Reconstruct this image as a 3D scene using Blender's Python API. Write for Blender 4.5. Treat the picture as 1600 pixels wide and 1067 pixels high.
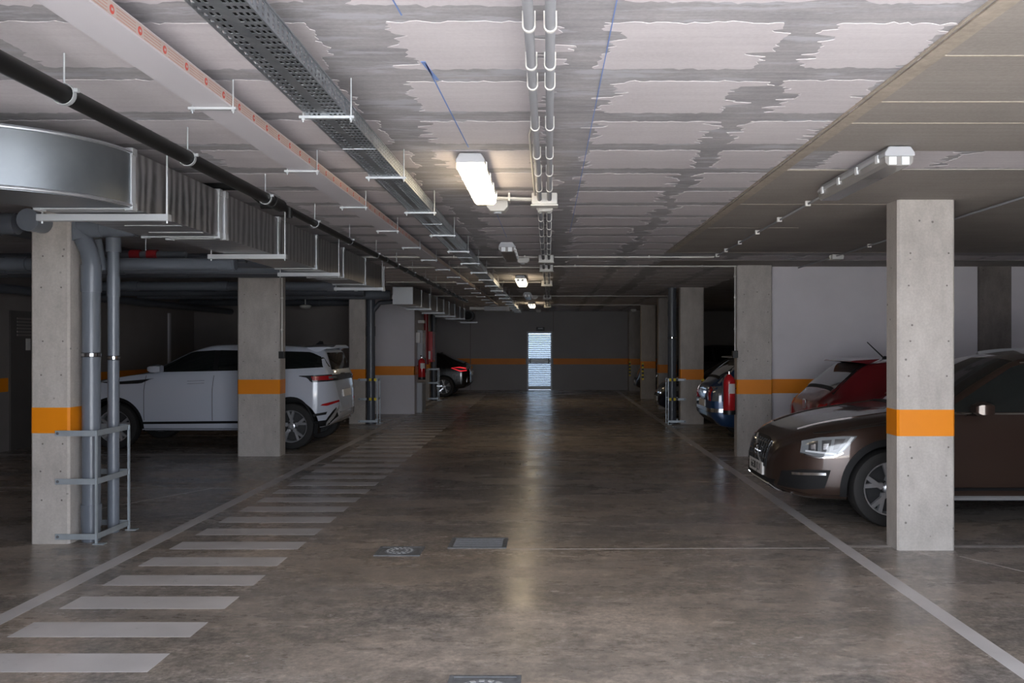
import bpy, bmesh, math, random
from mathutils import Vector, Matrix
from mathutils.bvhtree import BVHTree

for _o in list(bpy.data.objects):
    bpy.data.objects.remove(_o, do_unlink=True)
SC = bpy.context.scene
COL = SC.collection
R = math.radians
random.seed(11)

# ------------------------------------------------------------------ camera, sky, exposure
F = 1400.0                      # focal length in pixels of the 1600 px frame
cd = bpy.data.cameras.new('camera')
cd.sensor_width = 36.0
cd.lens = F / 1600.0 * 36.0
cd.shift_x = (800.0 - 857.0) / 1600.0
cd.shift_y = (537.0 - 533.5) / 1600.0
cd.clip_end = 200
cam = bpy.data.objects.new('camera', cd)
cam.location = (0, 0, 1.6)
cam.rotation_euler = (R(90), 0, 0)
COL.objects.link(cam)
SC.camera = cam

world = bpy.data.worlds.new('overcast_sky')
SC.world = world
world.use_nodes = True
bg = world.node_tree.nodes['Background']
bg.inputs[0].default_value = (0.84, 0.90, 1.0, 1)
bg.inputs[1].default_value = 7.6

SC.view_settings.view_transform = 'Standard'
SC.view_settings.look = 'None'
SC.view_settings.gamma = 1.0
SC.view_settings.use_curve_mapping = False
SC.view_settings.exposure = 0.15
LAMP = 14.0                     # radiance of the lit tubes

# high sun from beyond the building: it only reaches the forecourt outside the entrance
sd_ = bpy.data.lights.new('sun', 'SUN')
sd_.energy = 58.0; sd_.angle = 0.02; sd_.color = (1.0, 0.97, 0.93)
sun = bpy.data.objects.new('sun', sd_)
sun.rotation_euler = (R(-38), R(12), 0)
COL.objects.link(sun)
def portal(name, loc, rot, sx, sy):
    l = bpy.data.lights.new(name, 'AREA')
    l.shape = 'RECTANGLE'; l.size = sx; l.size_y = sy
    l.cycles.is_portal = True
    o = bpy.data.objects.new(name, l)
    o.location = loc; o.rotation_euler = rot
    COL.objects.link(o)
portal('entrance_daylight', (0.9, 0.55, 1.35), (R(90), 0, 0), 6.0, 2.7)
portal('door_daylight', (-0.3, 31.12, 1.05), (R(-90), 0, 0), 0.9, 2.1)

# ------------------------------------------------------------------ materials
MATS = {}
def nd(nt, t, **kw):
    n = nt.nodes.new(t)
    for k, v in kw.items():
        setattr(n, k, v)
    return n
def ramp(nt, src, p0, p1, c0, c1):
    r = nd(nt, 'ShaderNodeValToRGB')
    e = r.color_ramp.elements
    e[0].position = p0; e[0].color = (*c0, 1) if len(c0) == 3 else c0
    e[1].position = p1; e[1].color = (*c1, 1) if len(c1) == 3 else c1
    nt.links.new(src, r.inputs[0])
    return r.outputs[0]
def mixc(nt, fac, a, b, mode='MIX'):
    m = nd(nt, 'ShaderNodeMix', data_type='RGBA', blend_type=mode)
    for sock, v in ((m.inputs[0], fac), (m.inputs[6], a), (m.inputs[7], b)):
        if isinstance(v, (int, float)):
            sock.default_value = v
        elif isinstance(v, tuple):
            sock.default_value = (*v, 1)
        else:
            nt.links.new(v, sock)
    return m.outputs[2]
def coords(nt, scale=(1, 1, 1)):
    g = nd(nt, 'ShaderNodeNewGeometry')
    m = nd(nt, 'ShaderNodeMapping')
    m.inputs['Scale'].default_value = scale
    nt.links.new(g.outputs['Position'], m.inputs[0])
    return m.outputs[0]
def noise(nt, vec, scale, detail=4, rough=0.55, out='Fac'):
    n = nd(nt, 'ShaderNodeTexNoise')
    n.inputs['Scale'].default_value = scale
    n.inputs['Detail'].default_value = detail
    n.inputs['Roughness'].default_value = rough
    nt.links.new(vec, n.inputs['Vector'])
    return n.outputs[out]
def base(name):
    m = bpy.data.materials.new(name)
    m.use_nodes = True
    nt = m.node_tree
    b = nt.nodes['Principled BSDF']
    MATS[name] = m
    return m, nt, b
def bump(nt, b, h, strength=0.3, dist=0.01):
    n = nd(nt, 'ShaderNodeBump')
    n.inputs['Strength'].default_value = strength
    n.inputs['Distance'].default_value = dist
    nt.links.new(h, n.inputs['Height'])
    nt.links.new(n.outputs[0], b.inputs['Normal'])
def mat(name, col, rough=0.5, metal=0.0, var=0.0, scale=6.0, coat=0.0, spec=0.5, emit=None, es=0.0, bmp=0.0):
    m, nt, b = base(name)
    b.inputs['Base Color'].default_value = (*col, 1)
    b.inputs['Roughness'].default_value = rough
    b.inputs['Metallic'].default_value = metal
    b.inputs['Coat Weight'].default_value = coat
    b.inputs['Coat Roughness'].default_value = 0.04
    b.inputs['Specular IOR Level'].default_value = spec
    if emit:
        b.inputs['Emission Color'].default_value = (*emit, 1)
        b.inputs['Emission Strength'].default_value = es
    if var or bmp:
        v = coords(nt)
        f = noise(nt, v, scale)
        lo = tuple(c * (1 - var) for c in col); hi = tuple(min(1, c * (1 + var)) for c in col)
        nt.links.new(ramp(nt, f, 0.3, 0.7, lo, hi), b.inputs['Base Color'])
        if bmp:
            bump(nt, b, f, bmp, 0.004)
    return m

# bare concrete with board streaks and blow holes
def concrete(name, lo, hi, streak=(1, 1, 1), pits=True, rough=0.8, pitc=0.45, blot=None):
    m, nt, b = base(name)
    v = coords(nt); vs = coords(nt, streak)
    a = noise(nt, v, 1.7, 6, 0.6)
    s = noise(nt, vs, 6.0, 5, 0.65)
    f = mixc(nt, 0.5, a, s)
    c = ramp(nt, f, 0.36, 0.64, lo, hi)
    g = noise(nt, v, 60, 3, 0.6)
    c = mixc(nt, 0.12, c, ramp(nt, g, 0.3, 0.7, (0.2,)*3, (0.8,)*3), 'OVERLAY')
    if blot:      # pale laitance blotches torn along the boards
        q = noise(nt, coords(nt, (0.5, 2.2, 1)), 4.5, 8, 0.7)
        c = mixc(nt, ramp(nt, q, 0.52, 0.60, (0,)*3, (0.75,)*3), c, blot)
    h = mixc(nt, 0.5, s, g)
    if pits:
        vo = nd(nt, 'ShaderNodeTexVoronoi'); vo.inputs['Scale'].default_value = 9.0
        nt.links.new(v, vo.inputs['Vector'])
        p = ramp(nt, vo.outputs['Distance'], 0.055, 0.10, (1,)*3, (0,)*3)
        gate = ramp(nt, noise(nt, v, 2.3, 2), 0.47, 0.55, (0,)*3, (1,)*3)
        pg = mixc(nt, 1.0, p, gate, 'MULTIPLY')
        c = mixc(nt, pg, c, tuple(x * pitc for x in lo))
    nt.links.new(c, b.inputs['Base Color'])
    b.inputs['Roughness'].default_value = rough
    bump(nt, b, h, 0.15, 0.004)
    return m

concrete('column_concrete', (0.40, 0.37, 0.345), (0.55, 0.515, 0.485), (1.5, 1.5, 0.6))
concrete('pilaster_concrete', (0.13, 0.115, 0.105), (0.22, 0.195, 0.18), (1.5, 1.5, 0.6))
concrete('slab_concrete', (0.29, 0.285, 0.305), (0.47, 0.455, 0.475), (0.35, 5.0, 1), pits=False, blot=(0.52, 0.53, 0.58))
concrete('smooth_concrete', (0.29, 0.265, 0.245), (0.37, 0.34, 0.315), (0.12, 7.0, 1), pits=False)
concrete('seam_concrete', (0.32, 0.28, 0.235), (0.46, 0.40, 0.335), (3, 3, 1), pits=False)
concrete('plaster', (0.59, 0.555, 0.585), (0.69, 0.655, 0.685), (0.25, 4.0, 1), pits=False)

def floor_mat():
    m, nt, b = base('polished_concrete')
    v = coords(nt); vx = coords(nt, (0.45, 1.0, 1))
    big = noise(nt, vx, 0.55, 5, 0.6)
    mid = noise(nt, vx, 1.5, 8, 0.68)
    fine = noise(nt, v, 30, 5, 0.75)
    grain = noise(nt, v, 9, 6, 0.75)
    c1 = ramp(nt, big, 0.40, 0.60, (0.28, 0.252, 0.232), (0.48, 0.385, 0.295))
    c2 = ramp(nt, mid, 0.38, 0.64, (0.20, 0.186, 0.178), (0.52, 0.45, 0.395))
    c = mixc(nt, 0.55, c1, c2)
    c = mixc(nt, 0.55, c, ramp(nt, grain, 0.30, 0.70, (0.12,)*3, (0.88,)*3), 'OVERLAY')
    c = mixc(nt, 0.55, c, ramp(nt, fine, 0.30, 0.70, (0.15,)*3, (0.85,)*3), 'OVERLAY')
    sc = noise(nt, coords(nt, (0.7, 1.5, 1)), 2.6, 9, 0.78)
    near = ramp(nt, noise(nt, v, 0.45, 2), 0.48, 0.62, (0,)*3, (1,)*3)
    scm = mixc(nt, 1.0, ramp(nt, sc, 0.56, 0.62, (0,)*3, (0.75,)*3), near, 'MULTIPLY')
    c = mixc(nt, scm, c, (0.50, 0.455, 0.415))
    dk = noise(nt, coords(nt, (0.6, 1.2, 1)), 0.9, 8, 0.7)
    c = mixc(nt, ramp(nt, dk, 0.44, 0.66, (0,)*3, (0.55,)*3), c, (0.125, 0.119, 0.116))
    nt.links.new(c, b.inputs['Base Color'])
    nt.links.new(ramp(nt, mid, 0.3, 0.7, (0.20,)*3, (0.34,)*3), b.inputs['Roughness'])
    b.inputs['Specular IOR Level'].default_value = 0.5
    bump(nt, b, mixc(nt, 0.5, noise(nt, coords(nt, (0.5, 1.3, 1)), 2.5, 5), grain), 0.10, 0.006)
floor_mat()
def paint_mat():
    m, nt, b = base('floor_paint')
    v = coords(nt)
    w = noise(nt, v, 7, 7, 0.75)
    c = ramp(nt, noise(nt, v, 2.2, 5), 0.3, 0.7, (0.56, 0.54, 0.545), (0.68, 0.66, 0.67))
    c = mixc(nt, ramp(nt, w, 0.60, 0.72, (0,)*3, (0.6,)*3), c, (0.20, 0.18, 0.165))
    nt.links.new(c, b.inputs['Base Color'])
    b.inputs['Roughness'].default_value = 0.38
paint_mat()
def worn_paint():
    m, nt, b = base('worn_line_paint')
    v = coords(nt)
    w = noise(nt, v, 5, 7, 0.75)
    c = mixc(nt, ramp(nt, w, 0.45, 0.65, (0.1,)*3, (0.8,)*3), (0.52, 0.49, 0.475), (0.30, 0.265, 0.24))
    nt.links.new(c, b.inputs['Base Color'])
    b.inputs['Roughness'].default_value = 0.4
worn_paint()
mat('wall_paint', (0.66, 0.635, 0.67), 0.7, var=0.06, scale=1.3, bmp=0.1)
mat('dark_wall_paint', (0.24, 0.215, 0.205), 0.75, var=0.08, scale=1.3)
mat('far_wall_paint', (0.36, 0.345, 0.345), 0.7, var=0.05, scale=0.8)
mat('well_paint', (0.50, 0.60, 0.70), 0.8)
mat('orange_paint', (0.82, 0.255, 0.0), 0.5, var=0.04, scale=3)
mat('chalk_blue', (0.20, 0.30, 0.60), 0.9)
def galvanized(name, lo, hi, rough, sc=(1, 1, 1), spangle=0.3):
    m, nt, b = base(name)
    v = coords(nt, sc)
    vo = nd(nt, 'ShaderNodeTexVoronoi'); vo.inputs['Scale'].default_value = 22
    nt.links.new(v, vo.inputs['Vector'])
    sp = noise(nt, v, 5, 4)
    f = mixc(nt, spangle, sp, vo.outputs['Color'])
    nt.links.new(ramp(nt, f, 0.25, 0.75, lo, hi), b.inputs['Base Color'])
    b.inputs['Metallic'].default_value = 0.9
    nt.links.new(ramp(nt, sp, 0.3, 0.7, (rough - .03,)*3, (rough + .05,)*3), b.inputs['Roughness'])
galvanized('galvanized', (0.50, 0.53, 0.57), (0.66, 0.69, 0.73), 0.34)
def duct_mat():
    m, nt, b = base('duct_sheet')
    v = coords(nt, (1, 1, 0.35))
    w = nd(nt, 'ShaderNodeTexWave', wave_type='BANDS', bands_direction='Y')
    w.inputs['Scale'].default_value = 3.2; w.inputs['Distortion'].default_value = 7.0
    w.inputs['Detail'].default_value = 3.0
    nt.links.new(v, w.inputs['Vector'])
    n = noise(nt, coords(nt), 14, 4)
    f = mixc(nt, 0.4, w.outputs['Fac'], n)
    nt.links.new(ramp(nt, f, 0.2, 0.8, (0.19, 0.19, 0.195), (0.46, 0.46, 0.47)), b.inputs['Base Color'])
    b.inputs['Metallic'].default_value = 0.85
    nt.links.new(ramp(nt, f, 0.2, 0.8, (0.30,)*3, (0.46,)*3), b.inputs['Roughness'])
duct_mat()
galvanized('tray_steel', (0.26, 0.29, 0.32), (0.42, 0.45, 0.48), 0.42)
mat('bright_zinc', (0.48, 0.50, 0.52), 0.4, 0.4)
mat('guard_steel', (0.50, 0.56, 0.61), 0.42, 0.5, var=0.08, scale=12)
galvanized('elbow_sheet', (0.20, 0.22, 0.245), (0.25, 0.275, 0.30), 0.42, spangle=0.08)
mat('pvc_grey', (0.155, 0.175, 0.21), 0.28, var=0.05)
mat('pvc_dark', (0.085, 0.095, 0.115), 0.35)
mat('conduit_grey', (0.36, 0.37, 0.40), 0.65, spec=0.25)
mat('white_plastic', (0.66, 0.65, 0.62), 0.45)
mat('clip_white', (0.66, 0.65, 0.62), 0.55)
mat('black_pipe', (0.008, 0.008, 0.008), 0.4, spec=0.3)
mat('tray_film', (0.58, 0.56, 0.60), 0.5)
mat('film_side', (0.52, 0.44, 0.41), 0.5, var=0.08)
mat('print_red', (0.60, 0.09, 0.07), 0.6)
mat('print_line', (0.50, 0.27, 0.23), 0.6)
mat('housing_grey', (0.42, 0.43, 0.46), 0.4)
mat('diffuser_off', (0.30, 0.29, 0.285), 0.18, coat=0.4)
mat('holder_white', (0.80, 0.82, 0.84), 0.4)
mat('diffuser_lit', (0.9, 0.88, 0.8), 0.3, emit=(1.0, 0.80, 0.52), es=LAMP)
mat('fire_red', (0.50, 0.015, 0.02), 0.25, coat=0.4)
mat('valve_red', (0.24, 0.012, 0.016), 0.4)
mat('black_plastic', (0.012, 0.012, 0.013), 0.45)
mat('label_white', (0.70, 0.68, 0.66), 0.5)
mat('hazard_yellow', (0.80, 0.62, 0.03), 0.5)
mat('iron', (0.15, 0.155, 0.165), 0.8, 0.0, spec=0.2, var=0.2, scale=30)
mat('iron_light', (0.21, 0.22, 0.24), 0.8, 0.0, spec=0.2, var=0.15, scale=40)
mat('door_white', (0.62, 0.66, 0.70), 0.4)
mat('door_dark', (0.10, 0.09, 0.085), 0.5)
mat('outside_ground', (0.52, 0.50, 0.47), 0.8)
# cars
mat('paint_white', (0.56, 0.60, 0.69), 0.22, coat=1.0)
mat('paint_brown', (0.050, 0.029, 0.022), 0.30, 0.5, coat=1.0)
mat('paint_red', (0.13, 0.004, 0.008), 0.3, 0.1, coat=1.0)
mat('paint_blue', (0.012, 0.055, 0.16), 0.3, 0.3, coat=1.0)
mat('paint_navy', (0.008, 0.011, 0.028), 0.3, 0.3, coat=1.0)
mat('paint_black', (0.006, 0.006, 0.007), 0.25, 0.1, coat=1.0)
mat('paint_grey', (0.06, 0.065, 0.075), 0.3, 0.4, coat=1.0)
mat('car_glass', (0.010, 0.013, 0.013), 0.04, coat=0.5, spec=0.6)
mat('trim_black', (0.010, 0.010, 0.011), 0.6, spec=0.25)
mat('seam_black', (0.02, 0.02, 0.02), 0.6)
mat('tyre', (0.020, 0.019, 0.019), 0.75, bmp=0.2, scale=60)
mat('alloy', (0.62, 0.63, 0.66), 0.28, 0.7)
mat('alloy_dark', (0.03, 0.03, 0.032), 0.5)
mat('chrome', (0.75, 0.76, 0.78), 0.12, 1.0)
mat('lamp_lens', (0.17, 0.185, 0.20), 0.10, coat=1.0)
mat('lamp_white', (0.62, 0.65, 0.68), 0.2, coat=1.0)
mat('lamp_dark', (0.03, 0.032, 0.036), 0.15, coat=1.0)
mat('lamp_red', (0.42, 0.012, 0.015), 0.12, coat=1.0)
mat('lamp_red_lit', (0.5, 0.02, 0.03), 0.2, emit=(1.0, 0.03, 0.05), es=0.5)
mat('silver_trim', (0.55, 0.56, 0.58), 0.35, 0.6)

# ------------------------------------------------------------------ mesh helpers
class MB:
    def __init__(s):
        s.v = []; s.f = []; s.m = []
    def quad(s, *p, m=0):
        b = len(s.v); s.v += [tuple(q) for q in p]; s.f.append(tuple(range(b, b + len(p)))); s.m.append(m)
    def box(s, x0, x1, y0, y1, z0, z1, m=0):
        b = len(s.v)
        s.v += [(x, y, z) for z in (z0, z1) for y in (y0, y1) for x in (x0, x1)]
        for f in ((0, 2, 3, 1), (4, 5, 7, 6), (0, 1, 5, 4), (2, 6, 7, 3), (0, 4, 6, 2), (1, 3, 7, 5)):
            s.f.append(tuple(b + i for i in f)); s.m.append(m)
        return s
    def bar(s, p0, p1, w, h, up=(0, 0, 1), m=0):
        p0 = Vector(p0); p1 = Vector(p1); d = (p1 - p0).normalized(); up = Vector(up)
        x = d.cross(up)
        if x.length < 1e-4: x = d.cross(Vector((0, 1, 0)))
        x.normalize(); u = x.cross(d).normalized()
        b = len(s.v)
        for p in (p0, p1):
            for a, c in ((-1, -1), (1, -1), (1, 1), (-1, 1)):
                s.v.append(tuple(p + x * (a * w / 2) + u * (c * h / 2)))
        for f in ((0, 1, 2, 3), (7, 6, 5, 4), (0, 4, 5, 1), (1, 5, 6, 2), (2, 6, 7, 3), (3, 7, 4, 0)):
            s.f.append(tuple(b + i for i in f)); s.m.append(m)
        return s
    def tube(s, pts, r, n=12, caps=True, m=0):
        pts = [Vector(p) for p in pts]
        rs = r if isinstance(r, (list, tuple)) else [r] * len(pts)
        tang = []
        for i in range(len(pts)):
            a = pts[max(i - 1, 0)]; c = pts[min(i + 1, len(pts) - 1)]
            if 0 < i < len(pts) - 1:
                t = (pts[i] - a).normalized() + (c - pts[i]).normalized()
                if t.length < 1e-6: t = c - a
            else:
                t = c - a
            if t.length < 1e-9: t = tang[-1] if tang else Vector((0, 0, 1))
            tang.append(t.normalized())
        ref = Vector((0, 0, 1)) if abs(tang[0].z) < 0.9 else Vector((1, 0, 0))
        u = tang[0].cross(ref).normalized()
        b = len(s.v)
        for i, p in enumerate(pts):
            t = tang[i]
            u = (u - t * u.dot(t))
            u = u.normalized() if u.length > 1e-6 else t.cross(Vector((0, 1, 0))).normalized()
            w = t.cross(u)
            k = 1.0
            if 0 < i < len(pts) - 1:
                d1 = (pts[i] - pts[i - 1])
                if d1.length > 1e-9:
                    k = 1.0 / max(0.6, abs(d1.normalized().dot(t)))
            for j in range(n):
                a = 2 * math.pi * j / n
                s.v.append(tuple(p + (u * math.cos(a) + w * math.sin(a)) * rs[i]))
        for i in range(len(pts) - 1):
            for j in range(n):
                q = (b + i * n + j, b + i * n + (j + 1) % n, b + (i + 1) * n + (j + 1) % n, b + (i + 1) * n + j)
                s.f.append(q); s.m.append(m)
        if caps:
            s.f.append(tuple(b + j for j in range(n))[::-1]); s.m.append(m)
            e = b + (len(pts) - 1) * n
            s.f.append(tuple(e + j for j in range(n))); s.m.append(m)
        return s
    def lathe(s, prof, center=(0, 0, 0), axis='z', n=24, m=0, close=False):
        b = len(s.v); cx, cy, cz = center
        for (r, h) in prof:
            for j in range(n):
                a = 2 * math.pi * j / n
                c, t = r * math.cos(a), r * math.sin(a)
                p = {'z': (c, t, h), 'y': (c, h, t), 'x': (h, c, t)}[axis]
                s.v.append((p[0] + cx, p[1] + cy, p[2] + cz))
        k = len(prof)
        for i in range(k if close else k - 1):
            i2 = (i + 1) % k
            for j in range(n):
                s.f.append((b + i * n + j, b + i * n + (j + 1) % n, b + i2 * n + (j + 1) % n, b + i2 * n + j)); s.m.append(m)
        return s
    def prism(s, poly, z0, z1, axis='z', m=0):
        b = len(s.v); n = len(poly)
        for z in (z0, z1):
            for (x, y) in poly:
                s.v.append({'z': (x, y, z), 'y': (x, z, y), 'x': (z, x, y)}[axis])
        s.f.append(tuple(b + i for i in range(n))[::-1]); s.m.append(m)
        s.f.append(tuple(b + n + i for i in range(n))); s.m.append(m)
        for i in range(n):
            j = (i + 1) % n
            s.f.append((b + i, b + j, b + n + j, b + n + i)); s.m.append(m)
        return s

def mesh(mb, mats, smooth=False, fix=True):
    me = bpy.data.meshes.new('shape')
    me.from_pydata(mb.v, [], mb.f)
    for mm in (mats if isinstance(mats, (list, tuple)) else [mats]):
        me.materials.append(MATS[mm])
    me.polygons.foreach_set('material_index', mb.m)
    if fix:
        b = bmesh.new(); b.from_mesh(me)
        bmesh.ops.recalc_face_normals(b, faces=b.faces)
        b.to_mesh(me); b.free()
    if smooth:
        me.polygons.foreach_set('use_smooth', [True] * len(me.polygons))
        try:
            me.set_sharp_from_angle(angle=R(38))
        except Exception:
            pass
    me.update()
    return me
def link(name, me, parent=None):
    o = bpy.data.objects.new(name, me)
    COL.objects.link(o)
    if parent is not None:
        o.parent = parent
        o.matrix_parent_inverse = WINV.get(parent.name, Matrix())
    return o
WINV = {}
def part(name, mb, mats, parent=None, smooth=False, bevel=0.0, label=None, kind=None):
    o = link(name, mesh(mb, mats, smooth), parent)
    if bevel:
        bv = o.modifiers.new('bevel', 'BEVEL'); bv.width = bevel; bv.segments = 2; bv.limit_method = 'ANGLE'
    if label: o['label'] = label
    if kind: o['kind'] = kind
    return o
def thing(name, label, cat, loc=(0, 0, 0), group=None, rz=0.0):
    o = bpy.data.objects.new(name, None)
    o.empty_display_size = 0.2
    o.location = loc; o.rotation_euler = (0, 0, rz)
    COL.objects.link(o)
    o['label'] = label; o['category'] = cat
    if group: o['group'] = group
    WINV[o.name] = Matrix.Translation(-Vector(loc))
    return o
def tag(o, label, cat, group=None):
    o['label'] = label; o['category'] = cat
    if group: o['group'] = group
    return o
def struct(name, mb, mats, label=None, smooth=False, bevel=0.0):
    o = part(name, mb, mats, None, smooth, bevel)
    o['kind'] = 'structure'
    if label: o['label'] = label
    return o
def share(name, me, parent, loc):
    o = link(name, me, parent)
    o.location = loc
    return o
def text_mesh(body, size, material, depth=0.001):
    c = bpy.data.curves.new('lettering', 'FONT')
    c.body = body; c.size = size; c.extrude = depth; c.align_x = 'CENTER'; c.align_y = 'CENTER'
    o = bpy.data.objects.new('lettering', c); COL.objects.link(o)
    dg = bpy.context.evaluated_depsgraph_get()
    me = bpy.data.meshes.new_from_object(o.evaluated_get(dg))
    bpy.data.objects.remove(o, do_unlink=True); bpy.data.curves.remove(c)
    me.materials.clear(); me.materials.append(MATS[material])
    return me
# ------------------------------------------------------------------ room shell
CZ = 2.72                       # ceiling height
XL, XR = -8.07, 8.6
YN, YF = 0.55, 31.0             # entrance end, far end
YCL, YCR = 20.4, 12.95          # cross walls, left and right of the aisle

mb = MB(); mb.box(XL - .2, XR + .2, YN - .1, YF + .2, -0.2, 0.0)
floor = struct('floor', mb, 'polished_concrete', 'polished grey-brown concrete garage floor')
mb = MB(); mb.box(-14, 14, YN - 14, YN - .1, -0.25, -0.02)
struct('ground_outside', mb, 'outside_ground', 'pale concrete forecourt outside the entrance')
mb = MB(); mb.box(XL - .2, XR + .2, YN - .1, YF + .2, CZ, CZ + 0.25)
ceiling = struct('ceiling', mb, 'slab_concrete', 'raw concrete ceiling slab with plaster patches')

mb = MB(); mb.box(XL - .2, XL, YN, YF, 0, CZ)
wall_left = struct('wall_left', mb, 'dark_wall_paint', 'dark side wall behind the left parking bays')
mb = MB(); mb.box(XR, XR + .2, YN, YF, 0, CZ)
wall_right = struct('wall_right', mb, 'dark_wall_paint', 'side wall behind the right parking bays')
DX0, DX1, DZ = -0.745, 0.125, 2.02    # doorway in the far wall
mb = MB()
mb.box(XL, DX0, YF, YF + .2, 0, CZ); mb.box(DX1, XR, YF, YF + .2, 0, CZ); mb.box(DX0, DX1, YF, YF + .2, DZ, CZ)
wall_far = struct('wall_far', mb, 'far_wall_paint', 'grey far wall of the garage with an orange band')
mb = MB()
mb.box(XL, -2.1, YN - .1, YN, 0, CZ); mb.box(3.9, XR, YN - .1, YN, 0, CZ)  # out of view; opening narrowed to keep daylight off the left bay
struct('wall_near', mb, 'wall_paint', 'unseen wall beside the entrance, its opening shaped to limit daylight')
mb = MB(); mb.box(XL, -4.1, YCL, YCL + 1.7, 0, CZ)
mb2 = MB(); mb2.box(-4.1, -3.05, YCL - .0, YCL + 1.7, 0, CZ)
wall_cross_left = struct('wall_cross_left', mb, 'dark_wall_paint', 'cross wall at the back of the white car bay')
wall_block = struct('wall_block_left', mb2, 'wall_paint', 'white painted wall end facing the viewer beside the aisle')
mb = MB(); mb.box(3.05, XR, YCR, YCR + .2, 0, CZ)
wall_cross_right = struct('wall_cross_right', mb, 'wall_paint', 'white cross wall behind the red and brown cars')
mb = MB(); mb.box(6.2, 6.66, YCR - .06, YCR, 0, CZ)
part('pilaster', mb, 'pilaster_concrete', wall_cross_right, label='bare dark concrete pilaster')

# orange band painted on walls
B0, B1 = 0.885, 1.09
def band(parent, x0, x1, y0, y1):
    mb = MB(); mb.box(x0, x1, y0, y1, B0, B1)
    return part('painted_band', mb, 'orange_paint', parent, label='orange painted band')
band(wall_far, XL, DX0 - .04, YF - .002, YF + .01); band(wall_far, DX1 + .04, XR, YF - .002, YF + .01)
band(wall_block, -4.1, -3.048, YCL - .002, YCL + .01)
band(wall_block, -3.06, -3.048, YCL - .002, YCL + 1.7)
band(wall_cross_left, XL, -4.1, YCL - .002, YCL + .01)
band(wall_cross_right, 3.05, 6.2, YCR - .002, YCR + .01); band(wall_cross_right, 6.66, XR, YCR - .002, YCR + .01)
band(wall_left, XL - .01, XL + .002, YN, 13.38); band(wall_left, XL - .01, XL + .002, 14.4, YCL)
band(wall_right, XR - .002, XR + .01, YN, YF)

# vertical joints of the far wall
for x in (-2.7, 0.17):
    mb = MB(); mb.box(x - .012, x + .012, YF - .003, YF + .01, DZ if x > 0 else 0, CZ)
    part('wall_joint', mb, 'dark_wall_paint', wall_far)
# pale upright strip on the left wall
mb = MB(); mb.box(XL, XL + .04, 18.98, 19.06, 0.4, 2.25)
part('wall_upright', mb, 'wall_paint', wall_left, label='pale upright strip on the dark wall')

# added light well: its walls set the brightness behind the louvred door
mb = MB()
mb.box(-3.0, 2.6, YF + 2.2, YF + 2.4, -.2, 6.0); mb.box(-3.2, -3.0, YF + .2, YF + 2.4, -.2, 6.0); mb.box(2.6, 2.8, YF + .2, YF + 2.4, -.2, 6.0)
struct('wall_added_well', mb, 'well_paint', 'added pale well wall outside the louvred door, setting its brightness')
mb = MB(); mb.box(-3.0, 2.6, YF + .2, YF + 2.2, -.25, -.01)
struct('floor_added_well', mb, 'outside_ground', 'floor of the added well outside the louvred door')

# ---- louvred door in the far wall
mb = MB()
mb.box(DX0, DX0 + .05, YF - .03, YF + .1, 0, DZ); mb.box(DX1 - .05, DX1, YF - .03, YF + .1, 0, DZ); mb.box(DX0 + .05, DX1 - .05, YF - .03, YF + .1, DZ - .06, DZ)
door = struct('door_1', mb, 'door_white', 'pale blue louvred metal door in the far wall')
mb = MB(); mb.box(DX0 + .05, DX1 - .05, YF, YF + .05, .02, .14); part('bottom_rail', mb, 'door_white', door)
mb = MB(); mb.box(DX0 + .05, DX1 - .05, YF, YF + .05, .93, 1.08); mid = part('middle_rail', mb, 'door_white', door)
mb = MB(); mb.box(-.40, -.22, YF - .04, YF, .985, 1.02); part('push_plate', mb, 'bright_zinc', mid)
for x in (DX0 + .12, DX1 - .12):
    mb = MB(); mb.box(x - .02, x + .02, YF - .05, YF, .93, 1.08); part('bar_bracket', mb, 'black_plastic', mid)
mb = MB(); mb.box(DX0 + .12, DX1 - .12, YF - .07, YF - .04, .985, 1.02); part('panic_bar', mb, 'bright_zinc', mid)
sl = MB(); sl.bar((DX0 + .05, 0, 0), (DX1 - .05, 0, 0), .045, .006, up=(0, -.75, .66)); slm = mesh(sl, 'door_white')
z = .18
while z < DZ - .08:
    if not (.91 < z < 1.10):
        share('slat', slm, door, (0, YF + .04, z))
    z += .066
# exit lamp above the door
t = thing('emergency_light', 'small dark emergency lamp above the louvred door', 'emergency lamp', (-.28, YF, 2.04))
mb = MB(); mb.box(-.42, -.14, YF - .09, YF, 2.05, 2.17); part('housing', mb, 'black_plastic', t, bevel=.01)
mb = MB(); mb.box(-.36, -.20, YF - .095, YF - .085, 2.11, 2.15); part('lens', mb, 'housing_grey', t)

# ---- plain dark door in the left wall, seen past the first column
mb = MB(); mb.box(XL, XL + .03, 13.40, 14.35, 0, 2.1)
d2 = struct('door_2', mb, 'door_dark', 'dark metal door in the left side wall')
for i in range(6):
    mb = MB(); mb.box(XL + .03, XL + .045, 13.55, 14.15, 1.72 + i * .05, 1.745 + i * .05); part('vent_slat', mb, 'dark_wall_paint', d2)
mb = MB(); mb.box(XL + .03, XL + .036, 13.78, 13.9, 1.50, 1.68); part('notice', mb, 'label_white', d2, label='small pale notice')
mb = MB(); mb.bar((XL + .07, 14.2, 1.05), (XL + .07, 14.32, 1.05), .02, .025); part('door_handle', mb, 'black_plastic', d2)

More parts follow.
